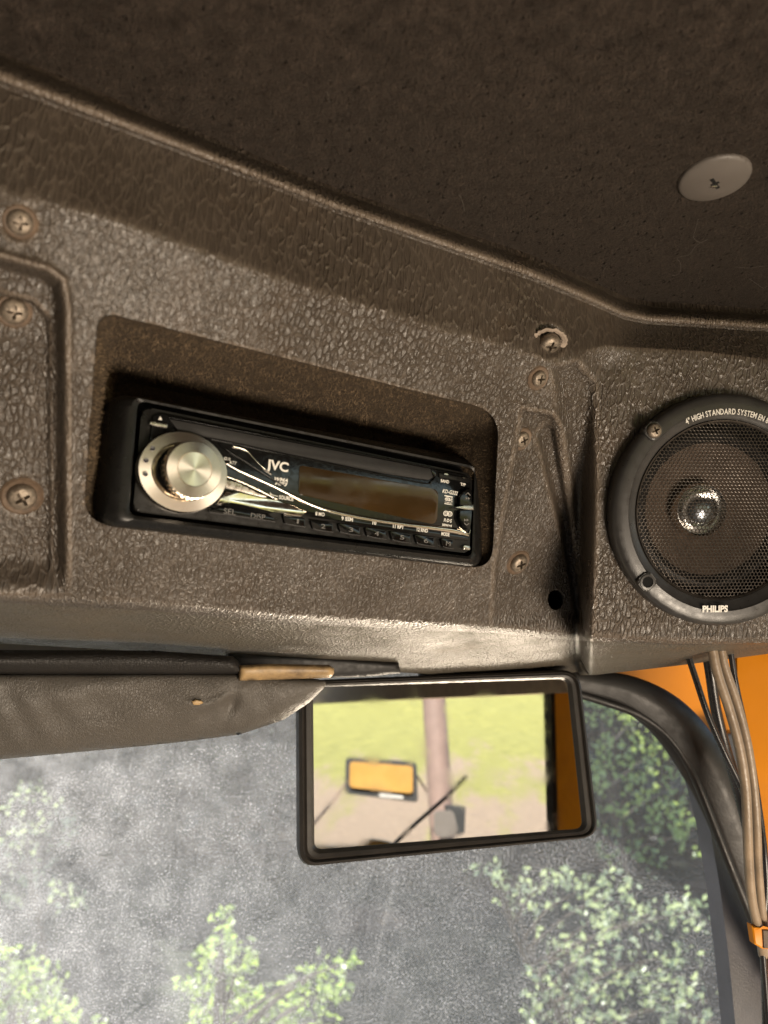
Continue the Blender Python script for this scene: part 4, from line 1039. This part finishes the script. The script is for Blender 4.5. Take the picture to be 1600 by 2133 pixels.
def sapling(name, label, blobs, d, size, base_px, dens=1.0, group=None, spread=.5, lm='leaf'):
    """blobs: (px,py,rx,ry) crown lumps; each is a volume of real leaves round its own twig"""
    bx_, by_ = base_px; foot = P(bx_, by_, d); foot.z = 0
    r = root(name, label, 'tree', loc=foot); o = foot.copy(); cs_ = []
    top = min(blobs, key=lambda b: b[1]); tp = P(top[0], top[1], d)
    bm_pts = [foot, foot.lerp(tp, .35) + Vector((.05, .05, 0)), foot.lerp(tp, .7) + Vector((-.03, 0, 0)), tp]
    tube('trunk', bm_pts, [.05, .035, .02, .006], M['bark'], r, n=8, off=o, sub=4)
    for (x, y, rx, ry) in blobs:
        dd = d + random.uniform(-spread, spread) * .6
        c = P(x, y, dd); k_ = int(dens * (rx * ry) / 55) + 5; sx = rx * dd / F; sy = ry * dd / F
        st = foot.lerp(tp, min(.95, max(.3, (c.z - .3) / max(tp.z, .5)))); 
        tube('branch', [st, st.lerp(c, .5) + Vector((0, 0, .04)), c], [.012, .008, .003], M['bark'], r, n=5, off=o, sub=3)
        for _ in range(k_):
            g = rng.normal(size=3); g /= np.linalg.norm(g); g *= rng.uniform(.15, 1) ** .5
            # leaves gather in small sprigs
            base = c + Vector((g[0] * sx, g[1] * max(sx, sy), g[2] * sy))
            for __ in range(3): cs_.append(tuple(base + Vector(rng.normal(size=3) * size * .55)))
    leaves('crown', cs_, size, M[lm], r, o); return r
sapling('sapling', 'small leafy sapling with a pointed top, standing alone at the lower centre', [(465, 1915, 14, 20), (462, 1950, 26, 22), (440, 1985, 45, 20), (510, 1990, 40, 22), (470, 2020, 60, 28), (420, 2060, 50, 30), (480, 2075, 60, 35), (430, 2120, 60, 40), (530, 2100, 40, 30), (600, 2060, 26, 24), (590, 2110, 40, 32), (650, 2030, 26, 16), (700, 2010, 36, 12), (735, 2002, 16, 9), (660, 2070, 40, 30), (700, 2065, 36, 26), (640, 2130, 60, 40), (500, 2160, 120, 50)], 3.6, .042, (480, 2400), .42, lm='leaf_green')
sapling('sapling', 'bright green bush at the lower left corner of the windscreen', [(20, 1990, 30, 28), (60, 2020, 55, 30), (10, 2050, 50, 40), (90, 2070, 50, 36), (40, 2110, 90, 40), (130, 2120, 36, 30), (200, 2150, 40, 30), (60, 2180, 120, 50)], 3.9, .042, (50, 2420), .5, lm='leaf_green')
rb = [(1020, 1810, 40, 18), (1080, 1835, 50, 24), (1150, 1830, 60, 30), (1060, 1880, 30, 28), (1120, 1885, 40, 30), (1200, 1860, 60, 36), (1280, 1860, 60, 40), (1230, 1920, 60, 36), (1150, 1960, 40, 24), (1310, 1930, 60, 36), (1180, 2000, 60, 36), (1250, 1990, 70, 40), (1340, 2010, 60, 40), (1130, 2050, 40, 26), (1200, 2060, 70, 36), (1290, 2070, 70, 40), (1110, 2100, 36, 22), (1160, 2120, 60, 30), (1240, 2130, 80, 36), (1380, 2100, 60, 50), (1400, 1990, 50, 40), (1440, 2080, 60, 50), (1200, 2180, 160, 50), (1370, 1900, 60, 40), (1440, 1900, 40, 40)]
sapling('birch_tree', 'broad pale-leaved birch with drooping twigs at the lower right of the windscreen', rb, 4.4, .045, (1330, 2500), .24)
sapling('birch_tree', 'finer green tree farther off, between the mirror and the rubber seal', [(1250, 1480, 40, 40), (1330, 1500, 50, 30), (1290, 1560, 60, 40), (1370, 1570, 50, 40), (1240, 1610, 50, 40), (1330, 1640, 60, 40), (1410, 1640, 40, 40), (1270, 1700, 60, 36), (1380, 1710, 60, 40), (1440, 1740, 40, 40), (1320, 1780, 80, 36)], 7.5, .055, (1340, 2050), .65, spread=1.2, lm='leaf_green')
sapling('birch_tree', 'hazy tree behind the brightest dust at the far left of the windscreen', [(60, 1660, 60, 30), (110, 1720, 60, 36), (40, 1740, 60, 40), (90, 1800, 70, 40), (30, 1850, 60, 40), (140, 1870, 50, 36)], 6.5, .05, (80, 2200), .35, spread=1.0)

# dark spruces at the wood's edge
def spruce(h=9.0):
    r = root('spruce_tree', None, None); cs_ = []
    tube('trunk', [Vector((0, 0, -.3)), Vector((.02, 0, h * .5)), Vector((0, 0, h))], [.16, .10, .01], M['bark'], r, n=8, sub=4)
    n_ = 3600
    for _ in range(n_):
        t = random.random() ** .75; z = h * (.04 + .96 * t); rad_ = (1 - t) * h * .24 + .1
        a = random.random() * 6.283; tier = .55 + .45 * abs(math.sin(z * 4.1)); rr = rad_ * tier * random.uniform(.3, 1)
        cs_.append((rr * math.cos(a), rr * math.sin(a), z - rr * .28))
    leaves('crown', cs_, .26, M['leaf_dark'], r, (0, 0, 0)); return r
sp0 = spruce(); tcount = 0
spots = []
for i in range(17):
    x = -13 + i * 1.65 + random.uniform(-.4, .4); spots.append((x, 13 + random.uniform(-1.5, 2.5)))
names = 'first second third fourth fifth sixth seventh eighth ninth tenth eleventh twelfth thirteenth fourteenth fifteenth sixteenth seventeenth'.split()
for i, (x, y) in enumerate(spots):
    if i == 0: r = sp0
    else:
        r = sp0.copy(); C.objects.link(r)
        for ch in list(sp0.children): c_ = ch.copy(); C.objects.link(c_); c_.parent = r
    r.location = (x, y, min(4, (y - 6) * .12) - .1); r.rotation_euler = (0, 0, random.uniform(0, 6.28)); s_ = random.uniform(.8, 1.2); r.scale = (s_, s_, s_)
    tag(r, names[i] + ' dark spruce from the left in the row behind the windscreen', 'tree', 'dark spruces behind the windscreen')
# the wood behind them, one mass
cs_ = [(random.uniform(-40, 40), random.uniform(19, 25), random.uniform(0, 12) + random.uniform(0, 3)) for _ in range(26000)]
wd_ = leaves('forest', cs_, .75, M['leaf_dark'], None, (0, 0, 0)); tag(wd_, 'dark mass of woodland far behind the dusty windscreen', 'forest', kind='stuff')
print('scene built', len(bpy.data.objects))
